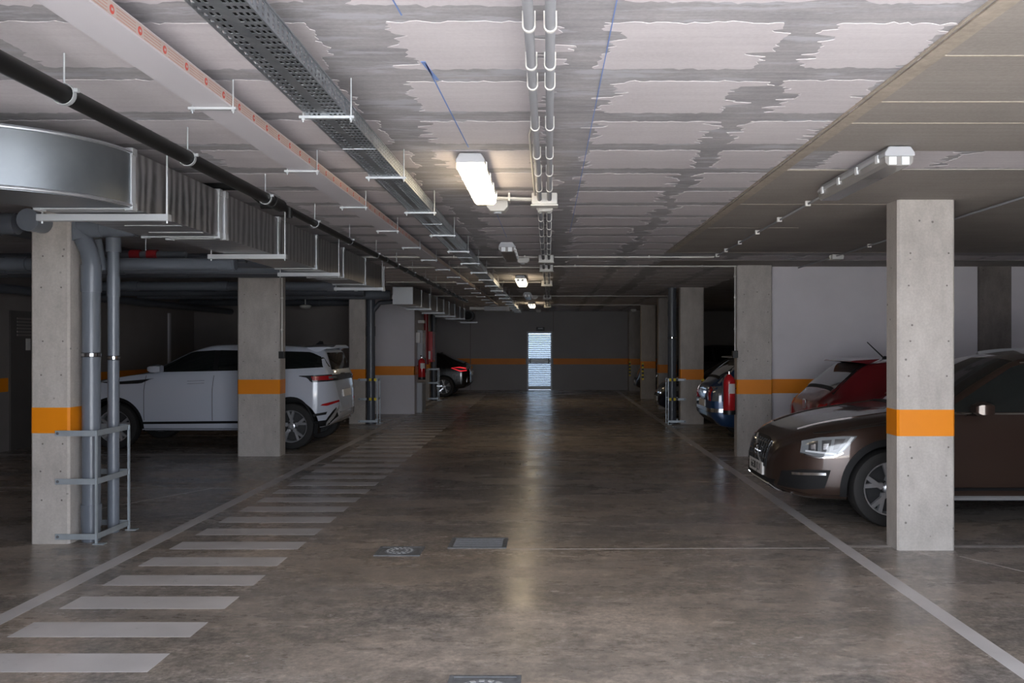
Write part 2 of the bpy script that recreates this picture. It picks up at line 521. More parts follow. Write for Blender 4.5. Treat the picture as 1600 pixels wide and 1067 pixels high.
# ------------------------------------------------------------------ ceiling relief
def smooth_panel(x0, x1, y0, y1):
    mb = MB(); mb.box(x0, x1, y0, y1, CZ - .006, CZ + .01)
    return part('smooth_slab_panel', mb, 'smooth_concrete', ceiling, label='smooth board-marked concrete around the columns')
smooth_panel(1.53, XR, YN, 5.18)
smooth_panel(1.53, XR, 5.74, 10.95)
smooth_panel(1.53, XR, 12.0, YCR)
def seam(x0, x1, y0, y1, h=.0085):
    mb = MB(); mb.box(x0, x1, y0, y1, CZ - h, CZ + .01)
    part('formwork_seam', mb, 'seam_concrete', ceiling)
seam(1.46, 1.53, YN, 10.95, .008); seam(1.435, 1.445, YN, 10.95)
for y, x1 in ((3.46, XR), (2.7, XR), (4.12, XR), (4.52, 4), (7.15, 2.72), (5.75, 2.2), (10.93, 4.5), (8.6, 2.4)):
    seam(1.53, x1, y, y + .014)

def ragged(x0, x1, y0, y1, ragx, rnd, rough=1.0):
    """outline of a plaster patch: nearly straight long edges, torn ends"""
    pts = []
    nx = max(6, int((x1 - x0) / .025)); ny = 34
    def side(x, sgn, yy):
        out = []; o = 0
        for i in range(ny + 1):
            y = yy[0] + (yy[1] - yy[0]) * i / ny
            if rnd.random() < .34: o = rnd.gauss(0, ragx)
            out.append((x + o + rnd.gauss(0, ragx * .25), y))
        return out
    a = .007 * rough
    lowx = side(x0, -1, (y1, y0)); hix = side(x1, 1, (y0, y1))
    xs0, xe0 = lowx[-1][0], hix[0][0]
    b0 = [(xs0 + (xe0 - xs0) * i / nx, y0 + rnd.gauss(0, a)) for i in range(1, nx)]
    xs1, xe1 = hix[-1][0], lowx[0][0]
    b1 = [(xs1 + (xe1 - xs1) * i / nx, y1 + rnd.gauss(0, a)) for i in range(1, nx)]
    return lowx + b0 + hix + b1
rnd = random.Random(5)
cols = [(-3.55, -3.0), (-2.9, -2.15), (-2.05, -1.55), (-1.5, -.86), (-.60, -.02), (.25, .87), (1.03, 1.43)]
cols_r = [(1.70, 2.35), (2.50, 3.15), (3.30, 3.95), (4.1, 4.75), (4.9, 5.6), (5.7, 6.4)]
far = MB()
k = -3
while True:
    y0 = 3.12 + k * .69; y1 = y0 + .525; k += 1
    if y1 > YF - .3: break
    row = list(cols)
    if (5.1 < y0 < 5.4): row = row + [(a - .05, b) for a, b in cols_r]
    if y0 > 10.9: row = row + (cols_r[:2] if y0 > YCR - .4 else cols_r)
    for (x0, x1) in row:
        sh = .10 if x0 > 1.5 else 0
        px0 = x0 + rnd.uniform(-.06, .05); px1 = x1 + rnd.uniform(-.05, .06)
        if x1 == 1.43: px1 = 1.43
        torn = .018 if x0 < -1 else .034
        yy1 = min(y1, 5.70) if (x0 > 1.5 and y0 < 6) else y1
        yy0 = max(y0, 5.2) if (x0 > 1.5 and y0 < 6) else y0
        if x0 > 1.5: torn = .03
        poly = ragged(px0, px1, yy0 + rnd.uniform(-.015, .02), yy1 + rnd.uniform(-.02, .015), torn, rnd)
        if 0.6 < y0 < 9.0:
            m_ = MB(); m_.prism(poly, CZ - .0014, CZ + .004)
            part('plaster_patch', m_, 'plaster', ceiling)
        else:
            far.prism(poly, CZ - .0014, CZ + .004)
part('plaster_patches', far, 'plaster', ceiling, label='plaster patches of the far ceiling', kind='stuff')
# snapped chalk lines
def chalk(p0, p1, w=.004):
    mb = MB(); mb.bar((p0[0], p0[1], CZ - .002), (p1[0], p1[1], CZ - .002), w, .002); part('chalk_line', mb, 'chalk_blue', ceiling)
chalk((.225, 1.0), (.215, 9.0)); chalk((-.50, 3.55), (-.47, 3.8), .014); chalk((-.49, 3.55), (-.455, 5.1), .006); chalk((-.52, 2.6), (-.50, 3.05), .005)
chalk((-.45, 6.6), (-.44, 9.4), .004)

# ------------------------------------------------------------------ floor markings
def mark(name, x0, x1, y0, y1, m='floor_paint', z=.002):
    mb = MB(); mb.box(x0, x1, y0, y1, -.01, z * .4)
    return part(name, mb, m, floor)
bar = MB(); bar.box(-2.955, -1.955, 0, .262, -.01, .0008); barm = mesh(bar, 'floor_paint')
for i in range(-2, 46):
    share('crossing_bar', barm, floor, (0, 4.366 + i * .522, 0))
mark('lane_line', -3.24, -3.12, YN, YF - .5, 'floor_paint', .0025)
mark('lane_line', 2.265, 2.375, YN, YF - .5, 'floor_paint', .0025)
for y in (7.08, 12.75, 15.3, 17.9, 21.9, 26.0, 28.4):
    mark('bay_line', 2.375, XR if y < 13 else 7.5, y - .035, y + .035, 'worn_line_paint')
for y in (1.6, 9.97, 12.95, 15.6, 24.8, 28.0):
    mark('bay_line', XL + .1, -3.24, y - .03, y + .03, 'worn_line_paint')
def groove(p0, p1, w=.008):
    mb = MB(); mb.bar((p0[0], p0[1], .0), (p1[0], p1[1], .0), w, .0024); part('saw_cut', mb, 'label_white' if w < .007 else 'worn_line_paint', floor)
groove((3.1, 6.75), (4.0, 5.0), .009); groove((-4.6, 8.2), (-3.7, 9.97), .012); groove((-.3, 6.98), (2.2, 7.02), .008)

# drain covers
def cover(x0, x1, y0, y1, label, rnd_disc):
    t = thing('drain_cover', label, 'drain cover', ((x0 + x1) / 2, (y0 + y1) / 2, 0))
    f = .022
    mb = MB(); mb.box(x0, x1, y0, y0 + f, -.01, .007); mb.box(x0, x1, y1 - f, y1, -.01, .007); mb.box(x0, x0 + f, y0 + f, y1 - f, -.01, .007); mb.box(x1 - f, x1, y0 + f, y1 - f, -.01, .007)
    part('frame', mb, 'iron', t)
    mb = MB(); mb.box(x0 + f, x1 - f, y0 + f, y1 - f, -.01, .003); part('plate', mb, 'iron', t)
    if rnd_disc:
        cx, cy = (x0 + x1) / 2, (y0 + y1) / 2; rr = min(x1 - x0, y1 - y0) / 2 - f - .012
        mb = MB(); mb.lathe([(.001, .006), (rr * .93, .006), (rr, .003)], (cx, cy, .002), n=32)
        d = part('lid', mb, 'iron_light', t)
        for ring, cnt in ((.8, 16), (.5, 10)):
            for q in range(cnt):
                a = 2 * math.pi * q / cnt
                mb = MB(); p = (cx + math.cos(a) * rr * ring, cy + math.sin(a) * rr * ring, .009)
                mb.bar(p, (p[0] - math.sin(a) * rr * .18, p[1] + math.cos(a) * rr * .18, .009), rr * .14, .004); part('stud', mb, 'bright_zinc', d)
    else:
        n = 9
        for q in range(n):
            y = y0 + f + (y1 - y0 - 2 * f) * (q + .5) / n
            mb = MB(); mb.box(x0 + f + .015, x1 - f - .015, y - .010, y + .010, .003, .0065); part('grate_bar', mb, 'iron_light', t)
cover(-.79, -.33, 7.0, 7.37, 'rectangular slotted drain grate in the middle of the aisle floor', False)
cover(-1.32, -.97, 6.75, 7.05, 'square drain cover with a round lid, left of the slotted grate', True)
cover(-.475, -.13, 3.93, 4.31, 'drain cover with a round studded lid nearest the viewer', True)
# ------------------------------------------------------------------ columns
def column(x0, x1, y0, y1, label, ztop=CZ, holes=True):
    t = thing('concrete_column', label, 'column', ((x0 + x1) / 2, (y0 + y1) / 2, 0))
    c = .016
    poly = [(x0 + c, y0), (x1 - c, y0), (x1, y0 + c), (x1, y1 - c), (x1 - c, y1), (x0 + c, y1), (x0, y1 - c), (x0, y0 + c)]
    mb = MB(); mb.prism(poly, 0, ztop)
    sh = part('shaft', mb, 'column_concrete', t)
    e = .0015
    poly2 = [(x + (e if x > (x0 + x1) / 2 else -e), y + (e if y > (y0 + y1) / 2 else -e)) for x, y in poly]
    mb = MB(); mb.prism(poly2, B0, B1); part('painted_band', mb, 'orange_paint', t, label='orange painted band')
    if holes:      # formwork tie holes
        hm = MB(); hm.lathe([(.001, 0), (.007, 0), (.007, -.001), (.005, -.0015)], (0, 0, 0), 'y', 10); hme = mesh(hm, 'pilaster_concrete')
        for zz in (.35, .58, .80, 1.35, 1.62, 2.05, 2.3):
            for xx in ((x0 + .09), (x1 - .06)):
                share('tie_hole', hme, sh, (xx + .01 * math.sin(zz * 9), y0 - .0005, zz))
    return t
column(2.70, 3.145, 6.93, 7.17, 'tall pale concrete column standing in front of the brown car')
column(2.68, 3.18, 12.73, 12.94, 'concrete column with a red extinguisher, at the end of the white cross wall')
column(2.62, 3.09, 17.8, 18.05, 'concrete column beside the dark downpipe with yellow-taped guard, right of the aisle', holes=False)
column(2.69, 3.14, 21.9, 22.2, 'concrete column behind the navy car, fourth on the right', holes=False)
column(2.69, 3.12, 26.0, 26.3, 'concrete column with hazard tape between the navy and grey cars', holes=False)
column(2.74, 3.14, 30.5, 30.98, 'last concrete column against the far wall on the right', holes=False)
column(-4.14, -3.83, 7.16, 7.55, 'concrete column with grey downpipes at the left edge', ztop=CZ)
column(-4.42, -3.82, 12.73, 13.02, 'wide concrete column in front of the white car')
column(-3.99, -3.66, 17.9, 18.2, 'concrete column beside the white painted wall end', holes=False)
column(-3.75, -3.35, 25.2, 25.5, 'far left concrete column beside the black car', holes=False)

# hazard tape strips on column edges
def hazard(x, y, z0, z1, label):
    t = thing('hazard_strip', label, 'hazard strip', (x, y, z0))
    n = 9
    for i in range(n):
        a = z0 + (z1 - z0) * i / n; b_ = z0 + (z1 - z0) * (i + 1) / n
        mb = MB(); mb.box(x - .03, x + .03, y - .012, y, a, b_); part('stripe', mb, 'hazard_yellow' if i % 2 == 0 else 'black_plastic', t)
hazard(2.735, 26.0, .55, 1.05, 'yellow and black strip on the column edge between navy and grey cars')
hazard(2.77, 30.5, .5, 1.0, 'yellow and black strip on the last column by the far wall')
hazard(3.065, 17.8, .5, .9, 'yellow and black strip on the column edge beside the blue car')

# ------------------------------------------------------------------ suspended runs
def rod_hanger(t, x0, x1, y, zb, bw=.022, m='bright_zinc', rods=None):
    mb = MB(); mb.box(x0, x1, y - bw / 2, y + bw / 2, zb - .011, zb)
    h = part('hanger_bar', mb, m, t)
    for x in (rods or (x0 + .015, x1 - .015)):
        mb = MB(); mb.tube([(x, y, zb - .026), (x, y, CZ)], .0035, 8); part('hanger_rod', mb, m, h, True)
        mb = MB(); mb.lathe([(.001, -.018), (.008, -.018), (.008, -.011), (.001, -.011)], (x, y, zb), n=6); part('nut', mb, m, h)

# perforated cable tray
TX0, TX1, TZ, TY0, TY1 = -1.02, -.848, 2.562, YN + .3, 27.5
t = thing('cable_tray', 'perforated galvanised cable tray hung under the ceiling left of the lamps', 'cable tray', ((TX0 + TX1) / 2, 12, TZ))
def perforated(pa, pb, along0, along1, pitch, hole, rows, zfn):
    """sheet with real slots: rows = list of (centre, width) fractions across"""
    mb = MB()
    cuts = [0.0]
    for c, w in rows: cuts += [c - w / 2, c + w / 2]
    cuts.append(1.0)
    n = int((along1 - along0) / pitch)
    ys = []
    for i in range(n):
        ys += [along0 + i * pitch, along0 + i * pitch + hole]
    ys.append(along0 + n * pitch)
    idx = {}
    def V(i, j):
        if (i, j) not in idx:
            idx[(i, j)] = len(mb.v); mb.v.append(zfn(cuts[i], ys[j]))
        return idx[(i, j)]
    for j in range(len(ys) - 1):
        for i in range(len(cuts) - 1):
            if i % 2 == 1 and j % 2 == 0: continue
            mb.f.append((V(i, j), V(i + 1, j), V(i + 1, j + 1), V(i, j + 1))); mb.m.append(0)
    return mb
def sheet(name, mb, m, parent, th=.0016):
    me = mesh(mb, m, fix=False)
    o = link(name, me, parent)
    s = o.modifiers.new('sheet', 'SOLIDIFY'); s.thickness = th; s.offset = 0
    return o
rows_b = [(.10, .06), (.22, .06), (.33, .06), (.62, .065), (.73, .065), (.84, .06), (.94, .06)]
sheet('tray_base', perforated(0, 1, TY0, 9.2, .05, .027, rows_b, lambda u, y: (TX0 + u * (TX1 - TX0), y, TZ + (.004 if .4 < u < .55 else 0))), 'tray_steel', t)
sheet('tray_base', perforated(0, 1, 9.2, TY1, .10, .045, rows_b, lambda u, y: (TX0 + u * (TX1 - TX0), y, TZ)), 'tray_steel', t)
rows_s = [(.25, .16), (.55, .16), (.82, .14)]
for x in (TX0, TX1):
    sheet('tray_side', perforated(0, 1, TY0, 9.2, .05, .022, rows_s, lambda u, y: (x, y, TZ + u * .06)), 'tray_steel', t)
    sheet('tray_side', perforated(0, 1, 9.2, TY1, .10, .045, rows_s, lambda u, y: (x, y, TZ + u * .06)), 'tray_steel', t)
    mb = MB(); mb.bar((x, TY0, TZ + .062), (x, TY1, TZ + .062), .008, .006); part('tray_lip', mb, 'tray_steel', t)
for y in (1.9, 4.42, 7.2, 10.0):
    mb = MB(); mb.box(TX0 + .004, TX1 - .004, y, y + .012, TZ - .003, TZ); part('splice_plate', mb, 'galvanized', t)
HY = [3.78 + 1.38 * i for i in range(-3, 18)]
for y in HY:
    rod_hanger(t, TX0 - .03, TX1 + .03, y, TZ - .002)
# cables lying in the tray
t = thing('cable_bundle', 'bundle of black cables lying inside the perforated cable tray', 'cable bundle', (-.93, 10, TZ))
for i in range(6):
    x = TX0 + .022 + i * .0255
    mb = MB(); mb.tube([(x, TY0, TZ + .017), (x, TY1, TZ + .017)], .0125, 8); part('cable', mb, 'black_plastic', t, True)

# film-covered tray with red printed side
FX0, FX1, FZ = -1.50, -1.345, 2.604
t = thing('covered_tray', 'long closed white tray with red print on its side, left of the cable tray', 'cable tray', ((FX0 + FX1) / 2, 12, FZ))
mb = MB(); mb.box(FX0, FX1, TY0, 24.2, FZ, FZ + .006); part('tray_bottom', mb, 'tray_film', t)
mb = MB(); mb.box(FX1 - .004, FX1, TY0, 24.2, FZ + .006, FZ + .05); sd = part('tray_side', mb, 'film_side', t)
mb = MB(); mb.box(FX0, FX0 + .004, TY0, 24.2, FZ + .006, FZ + .05); part('tray_side', mb, 'film_side', t)
mb = MB(); mb.box(FX0, FX1, TY0, 24.2, FZ + .05, FZ + .054); part('tray_cover', mb, 'tray_film', t)
lg = MB(); lg.lathe([(.0005, .001), (.0145, .001), (.0145, 0)], (0, 0, 0), 'x', 14); lgm = mesh(lg, 'print_red')
lw = MB(); lw.box(.0005, .0012, -.006, .006, -.004, .004); lwm = mesh(lw, 'film_side')
y = 2.0
while y < 9.0:
    o = share('printed_mark', lgm, sd, (FX1, y, FZ + .026)); share('printed_letter', lwm, sd, (FX1 + .0008, y, FZ + .026))
    y += .19
for zz in (.010, .020, .030, .040):
    mb = MB(); yy = 2.03
    while yy < 9.0:
        mb.box(FX1, FX1 + .0008, yy, yy + .13, FZ + zz, FZ + zz + .0022); yy += .19
    part('printed_line', mb, 'print_line', sd, kind='stuff')
for y in HY[:-3]:
    rod_hanger(t, FX0 - .025, FX1 + .022, y + .02, FZ - .002)

# black pipe with clamps and a tee
PX, PZ = -1.865, 2.56
t = thing('black_pipe', 'long black pipe hung under the ceiling above the air duct', 'pipe', (PX, 8, PZ))
mb = MB(); mb.tube([(PX, YN + .3, PZ), (PX, 6.1, PZ)], .036, 16); run = part('pipe_run', mb, 'black_pipe', t, True)
mb = MB(); mb.tube([(PX, 6.0, PZ), (PX + .0, 20.5, PZ)], .026, 14); run2 = part('pipe_run', mb, 'black_pipe', t, True)
mb = MB(); mb.tube([(PX, 6.13, PZ), (PX - .10, 6.13, PZ + .02), (PX - .22, 6.13, CZ - .045), (PX - 2.2, 6.13, CZ - .045)], .026, 12); part('branch_pipe', mb, 'black_pipe', t, True)
mb = MB(); mb.tube([(PX, 6.02, PZ), (PX, 6.24, PZ)], .043, 14); mb.tube([(PX, 6.13, PZ), (PX - .10, 6.13, PZ)], .038, 12); part('tee_fitting', mb, 'black_pipe', t, True)
mb = MB(); mb.tube([(PX + .03, 6.35, PZ - .0), (PX + .03, 6.35, PZ - .07)], .02, 10); part('drain_plug', mb, 'black_pipe', t, True)
for y in (1.1, 2.3, 3.45, 4.63, 5.9, 7.15, 8.4, 9.7, 11.0, 12.3, 13.6, 14.9, 16.2, 17.5, 18.8, 20.1):
    r_ = .040 if y < 6.05 else .031
    mb = MB(); mb.lathe([(r_, -.012), (r_ + .003, -.012), (r_ + .003, .012), (r_, .012)], (PX, y, PZ), 'y', 20, close=True)
    c = part('clamp', mb, 'bright_zinc' if y < 7.2 else 'iron_light', t, True)
    mb = MB(); mb.tube([(PX, y, PZ + r_), (PX, y, CZ)], .004, 8); mb.box(PX + r_ - .004, PX + r_ + .016, y - .008, y + .008, PZ + .008, PZ + .022); part('clamp_stud', mb, 'bright_zinc', c)
for i in range(14):
    y = 10.3 + i * .72
    mb = MB(); mb.tube([(PX, y - .04, PZ), (PX, y + .04, PZ)], .034, 12); part('coupling', mb, 'black_pipe', t, True)

# ------------------------------------------------------------------ air ducts
DZT, DZB = 2.62, 2.315
def duct_section(t, x0, x1, y0, y1, zt=DZT, zb=DZB):
    mb = MB(); mb.box(x0, x1, y0, y1, zb, zt); s = part('duct_section', mb, 'duct_sheet', t)
    return s
def flange(t, x0, x1, y, zt=DZT, zb=DZB, w=.022, f=.026):
    mb = MB(); e = .006
    mb.box(x1 - f + e, x1 + e, y - w, y + w, zb, zt); mb.box(x0 - e, x0 + f - e, y - w, y + w, zb, zt)
    mb.box(x0 - e, x1 + e, y - w, y + w, zb - e, zb + f - e); mb.box(x0 - e, x1 + e, y - w, y + w, zt - f + e, zt + e)
    fl = part('duct_flange', mb, 'bright_zinc', t)
    for (cx, cz) in ((x1, zb), (x1, zt), (x0, zb)):
        mb = MB(); mb.box(cx - .028 if cx == x1 else cx - .012, cx + .012 if cx == x1 else cx + .028, y - w - .004, y + w + .004, cz - .012 if cz == zb else cz - .028, cz + .028 if cz == zb else cz + .012)
        part('corner_piece', mb, 'bright_zinc', fl)
t = thing('air_duct', 'long galvanised air duct with a curved elbow, hung along the left bays', 'duct', (-2.4, 8, DZB))
AX = -2.2
ys = [4.74, 5.99, 7.30, 8.50, 9.62, 10.77, 11.98]
for i in range(len(ys) - 1):
    x0 = AX - .5 if i == 0 else AX - .38
    duct_section(t, x0, AX, ys[i], ys[i + 1])
for i, y in enumerate(ys):
    flange(t, AX - .5 if i < 2 else AX - .38, AX, y)
flange(t, AX - .38, AX + .004, ys[1] + .10)
mb = MB(); mb.box(AX - .38, AX, ys[-1] - .02, ys[-1] + .01, DZB, DZT); part('end_cap', mb, 'galvanized', t)
# elbow turning towards the left
Ro, Ri, n = .70, .20, 14
mb = MB(); cx, cy = AX - Ro, ys[0]
ring = []
for i in range(n + 1):
    a = (math.pi / 2) * i / n
    ring.append(((cx + Ro * math.cos(a), cy - Ro * math.sin(a)), (cx + Ri * math.cos(a), cy - Ri * math.sin(a))))
ring.append(((cx - 2.6, cy - Ro), (cx - 2.6, cy - Ri)))
for (o0, i0), (o1, i1) in zip(ring, ring[1:]):
    for z, (a, b, c, d) in ((DZB, (o0, o1, i1, i0)), (DZT, (o0, i0, i1, o1))):
        mb.quad(*[(p[0], p[1], z) for p in (a, b, c, d)])
    mb.quad((*o0, DZB), (*o0, DZT), (*o1, DZT), (*o1, DZB)); mb.quad((*i0, DZT), (*i0, DZB), (*i1, DZB), (*i1, DZT))
me_el = mesh(mb, 'elbow_sheet', False)
b_ = bmesh.new(); b_.from_mesh(me_el); bmesh.ops.remove_doubles(b_, verts=b_.verts, dist=.0005); bmesh.ops.recalc_face_normals(b_, faces=b_.faces); b_.to_mesh(me_el); b_.free()
me_el.polygons.foreach_set('use_smooth', [True] * len(me_el.polygons)); me_el.set_sharp_from_angle(angle=R(35))
elbow = link('duct_elbow', me_el, t)
for z in (DZB + .012, DZT - .012):
    for rr in (Ro + .004,):
        pts = [(cx + rr * math.cos(math.pi / 2 * i / n), cy - rr * math.sin(math.pi / 2 * i / n), z) for i in range(n + 1)] + [(cx - 2.6, cy - rr, z)]
        mb = MB(); mb.tube(pts, .009, 8); part('elbow_seam', mb, 'galvanized', elbow, True)
# trapeze hangers under the duct
for y, x0 in ((4.92, -.55), (5.30, -.02), (7.12, -.45), (8.95, -.45), (11.3, -.45)):
    if x0 == -.02: continue
    mb = MB(); mb.box(AX + x0 - .05, AX + .12, y - .024, y + .024, DZB - .042, DZB - .006); h = part('hanger_rail', mb, 'bright_zinc', t)
    for x in (AX + .105, AX + x0 - .03):
        mb = MB(); mb.tube([(x, y, DZB - .055), (x, y, CZ)], .005, 8); part('hanger_rod', mb, 'bright_zinc', h, True)
for y in (5.42, 5.75, 7.55, 8.75, 9.9):
    mb = MB(); mb.box(AX - .36, AX - .02, y - .012, y + .012, DZB - .004, DZB + .002); part('stiffener', mb, 'bright_zinc', t)

t = thing('air_duct', 'second galvanised air duct with a bright square end, past the white car', 'duct', (-2.63, 22, DZB))
A2 = -2.45
ys2 = [16.2, 17.3, 18.5, 19.7, 20.9, 22.1, 23.4, 24.8, 26.2]
for a, b in zip(ys2, ys2[1:]): duct_section(t, A2 - .36, A2, a, b)
for y in ys2[1:]: flange(t, A2 - .36, A2, y)
mb = MB(); mb.box(A2 - .362, A2 + .002, 16.17, 16.2, DZB - .002, DZT + .002); part('end_cap', mb, 'bright_zinc', t)
for y in (18.0, 20.3, 22.7, 25.0):
    mb = MB(); mb.box(A2 - .42, A2 + .10, y - .02, y + .02, DZB - .04, DZB - .006); h = part('hanger_rail', mb, 'bright_zinc', t)
    for x in (A2 + .085, A2 - .40):
        mb = MB(); mb.tube([(x, y, DZB - .05), (x, y, CZ)], .005, 6); part('hanger_rod', mb, 'bright_zinc', h, True)
t = thing('duct_fan', 'dark round duct fan on a rail at the end of the far duct', 'fan', (-2.35, 27, 2.2))
mb = MB(); mb.lathe([(.001, -.2), (.16, -.2), (.17, -.16), (.17, .16), (.16, .2), (.001, .2)], (-2.40, 27.0, 2.44), 'y', 20); part('casing', mb, 'iron', t, True)
mb = MB(); mb.tube([(-2.40, 26.78, 2.44), (-2.40, 26.6, 2.44)], .12, 16); part('inlet', mb, 'trim_black', t, True)
mb = MB(); mb.box(-2.66, -2.14, 26.98, 27.02, 2.22, 2.26); hr = part('hanger_rail', mb, 'bright_zinc', t)
for x in (-2.64, -2.16):
    mb = MB(); mb.tube([(x, 27, 2.2), (x, 27, CZ)], .005, 6); part('hanger_rod', mb, 'bright_zinc', hr, True)
# white cross duct under the far ceiling
t = thing('flat_duct', 'pale flat duct crossing under the far ceiling', 'duct', (-1.4, 24.5, 2.5))
mb = MB(); mb.box(-2.15, -1.75, 24.4, 24.6, 2.53, 2.60); part('duct_section', mb, 'white_plastic', t)
mb = MB(); mb.box(-1.75, -1.07, 24.38, 24.62, 2.50, 2.62); part('duct_body', mb, 'housing_grey', t)
for x in (-1.9, -1.12):
    mb = MB(); mb.tube([(x, 24.5, 2.6), (x, 24.5, CZ)], .005, 6); part('hanger_rod', mb, 'bright_zinc', t, True)

# ------------------------------------------------------------------ conduits, clips and boxes
def uclip(parent, x, y, z, r, drop=0.0):
    """white strap: a U round a pipe, feet at the ceiling"""
    p = [(x - r - .003, y, CZ)]
    for i in range(9):
        a = math.pi + math.pi * i / 8
        p.append((x + (r + .003) * math.cos(a), y, z + (r + .003) * math.sin(a)))
    p.append((x + r + .003, y, CZ))
    mb = MB()
    for a, b in zip(p, p[1:]): mb.bar(a, b, .005, .014, up=(0, 1, 0))
    return part('clip', mb, 'clip_white', parent)
CZP = CZ - .05
for cx, lab in ((-.066, 'left of two parallel grey conduits along the middle of the ceiling'), (.006, 'right of two parallel grey conduits along the middle of the ceiling')):
    t = thing('ceiling_conduit', lab, 'conduit', (cx, 10, CZP))
    for a, b in ((YN + .2, 6.63), (6.78, 11.25), (11.45, 12.65), (12.9, 15.9), (16.0, 20.6), (20.7, 25.3), (25.4, 30.0)):
        mb = MB(); mb.tube([(cx, a, CZP), (cx, b, CZP)], .0175, 14); part('conduit_run', mb, 'conduit_grey', t, True)
    y = 1.5
    for y in [1.9, 2.45, 3.02, 3.44, 3.71, 4.42, 5.1, 5.62, 6.2, 7.2, 7.7, 8.25, 8.8, 9.4, 10.0, 10.6, 11.9, 13.4, 14.2, 15.2, 16.6, 18, 19.4, 21.5, 23, 24.4, 26.3, 28]:
        uclip(t, cx, y, CZP, .0175)
t = thing('thin_conduit', 'thin white conduit beside the two grey conduits, ending at the junction box', 'conduit', (-.095, 5.5, CZ))
mb = MB(); mb.tube([(-.078, 4.44, CZ - .03), (-.10, 4.7, CZ - .022), (-.10, 6.62, CZ - .022)], .007, 10); part('conduit_run', mb, 'clip_white', t, True)

def cross_conduit(y, x0, x1, label, z=CZ - .022, r=.010, step=.9):
    t = thing('cross_conduit', label, 'conduit', ((x0 + x1) / 2, y, z))
    mb = MB(); mb.tube([(x0, y, z), (x1, y, z)], r, 10); part('conduit_run', mb, 'white_plastic', t, True)
    x = x0 + .3
    while x < x1:
        mb = MB(); mb.box(x - .008, x + .008, y - r - .006, y + r + .006, z - r - .003, CZ); part('clip', mb, 'clip_white', t); x += step
cross_conduit(11.36, .075, 2.10, 'white conduit crossing the ceiling to the right, nearer of two')
cross_conduit(12.7, .075, 2.66, 'white conduit running to the column with the extinguisher, farther of two')
cross_conduit(11.36, -3.3, -.135, 'white conduit crossing the ceiling left of the junction box')
cross_conduit(12.9, -3.4, -.135, 'second white conduit crossing the ceiling to the left')
cross_conduit(16.0, -2.9, -.135, 'white conduit level with the second lit lamp')
cross_conduit(20.65, -3.0, -.135, 'white conduit crossing to the left far back under the ceiling')
cross_conduit(20.65, .075, 2.9, 'white conduit crossing to the right far back under the ceiling')
cross_conduit(25.3, .075, 2.6, 'farthest white conduit crossing the ceiling')

def jbox(y, label, s=1.0, feet=True):
    t = thing('junction_box', label, 'junction box', (-.03, y, CZ))
    w = .095 * s
    mb = MB(); mb.box(-.03 - w, -.03 + w, y - .06, y + .06, CZ - .085, CZ); part('box', mb, 'white_plastic', t, bevel=.008)
    mb = MB(); mb.box(-.03 - w - .006, -.03 + w + .006, y - .066, y + .066, CZ - .098, CZ - .085); part('lid', mb, 'clip_white', t, bevel=.004)
    for x in (-.066, .006):
        for yy in (y - .062, y + .062):
            mb = MB(); mb.tube([(x, yy - .012, CZP), (x, yy + .012, CZP)], .024, 12); part('gland', mb, 'white_plastic', t, True)
jbox(6.70, 'white junction box beside the nearest lit lamp')
jbox(11.36, 'white junction box, second along the ceiling conduits'); jbox(12.78, 'white junction box, third along the ceiling conduits')
jbox(15.95, 'white junction box level with the second lit lamp'); jbox(20.65, 'fifth white junction box along the ceiling conduits'); jbox(25.35, 'sixth white junction box by the farthest lit lamp')
t = thing('smoke_detector', 'round white detector under the nearest junction box', 'detector', (-.03, 6.88, CZ))
mb = MB(); mb.lathe([(.001, -.11), (.045, -.108), (.062, -.09), (.062, -.06), (.05, -.06)], (-.03, 6.88, CZ), n=24); part('head', mb, 'clip_white', t, True)
mb = MB(); mb.tube([(-.03, 6.88, CZ - .06), (-.03, 6.88, CZ)], .05, 20); part('base', mb, 'white_plastic', t, True)
t = thing('lamp_feed_conduit', 'short white conduit from the junction box to the nearest lit lamp', 'conduit', (-.3, 6.72, CZ))
for dy in (0, .05):
    mb = MB(); mb.tube([(-.125, 6.68 + dy, CZ - .04), (-.38, 6.66 + dy, CZ - .035), (-.44, 6.64 + dy * 2, CZ - .035)], .010, 10); part('conduit_run', mb, 'clip_white', t, True)
mb = MB(); mb.box(-.30, -.285, 6.64, 6.76, CZ - .06, CZ); part('clip', mb, 'clip_white', t)
def sounder(x, y, label):
    t = thing('sensor_box', label, 'sensor', (x, y, CZ))
    poly = [(-.08, 0), (.08, 0), (.085, -.05), (.055, -.085), (-.055, -.085), (-.085, -.05)]
    mb = MB(); mb.prism([(x + a, CZ + b) for a, b in poly], y - .07, y + .07, 'y'); part('housing', mb, 'clip_white', t, bevel=.008)
    mb = MB(); mb.lathe([(.001, -.10), (.03, -.098), (.035, -.08)], (x, y, CZ), n=16); part('lens', mb, 'housing_grey', t, True)
sounder(-.40, 7.05, 'white ceiling sensor just behind the nearest lit lamp')
sounder(-.33, 11.55, 'white ceiling sensor behind the first unlit lamp')
sounder(-.33, 20.76, 'small ceiling sensor far down the aisle')
sounder(-.33, 29.5, 'small dark sensor near the far wall')

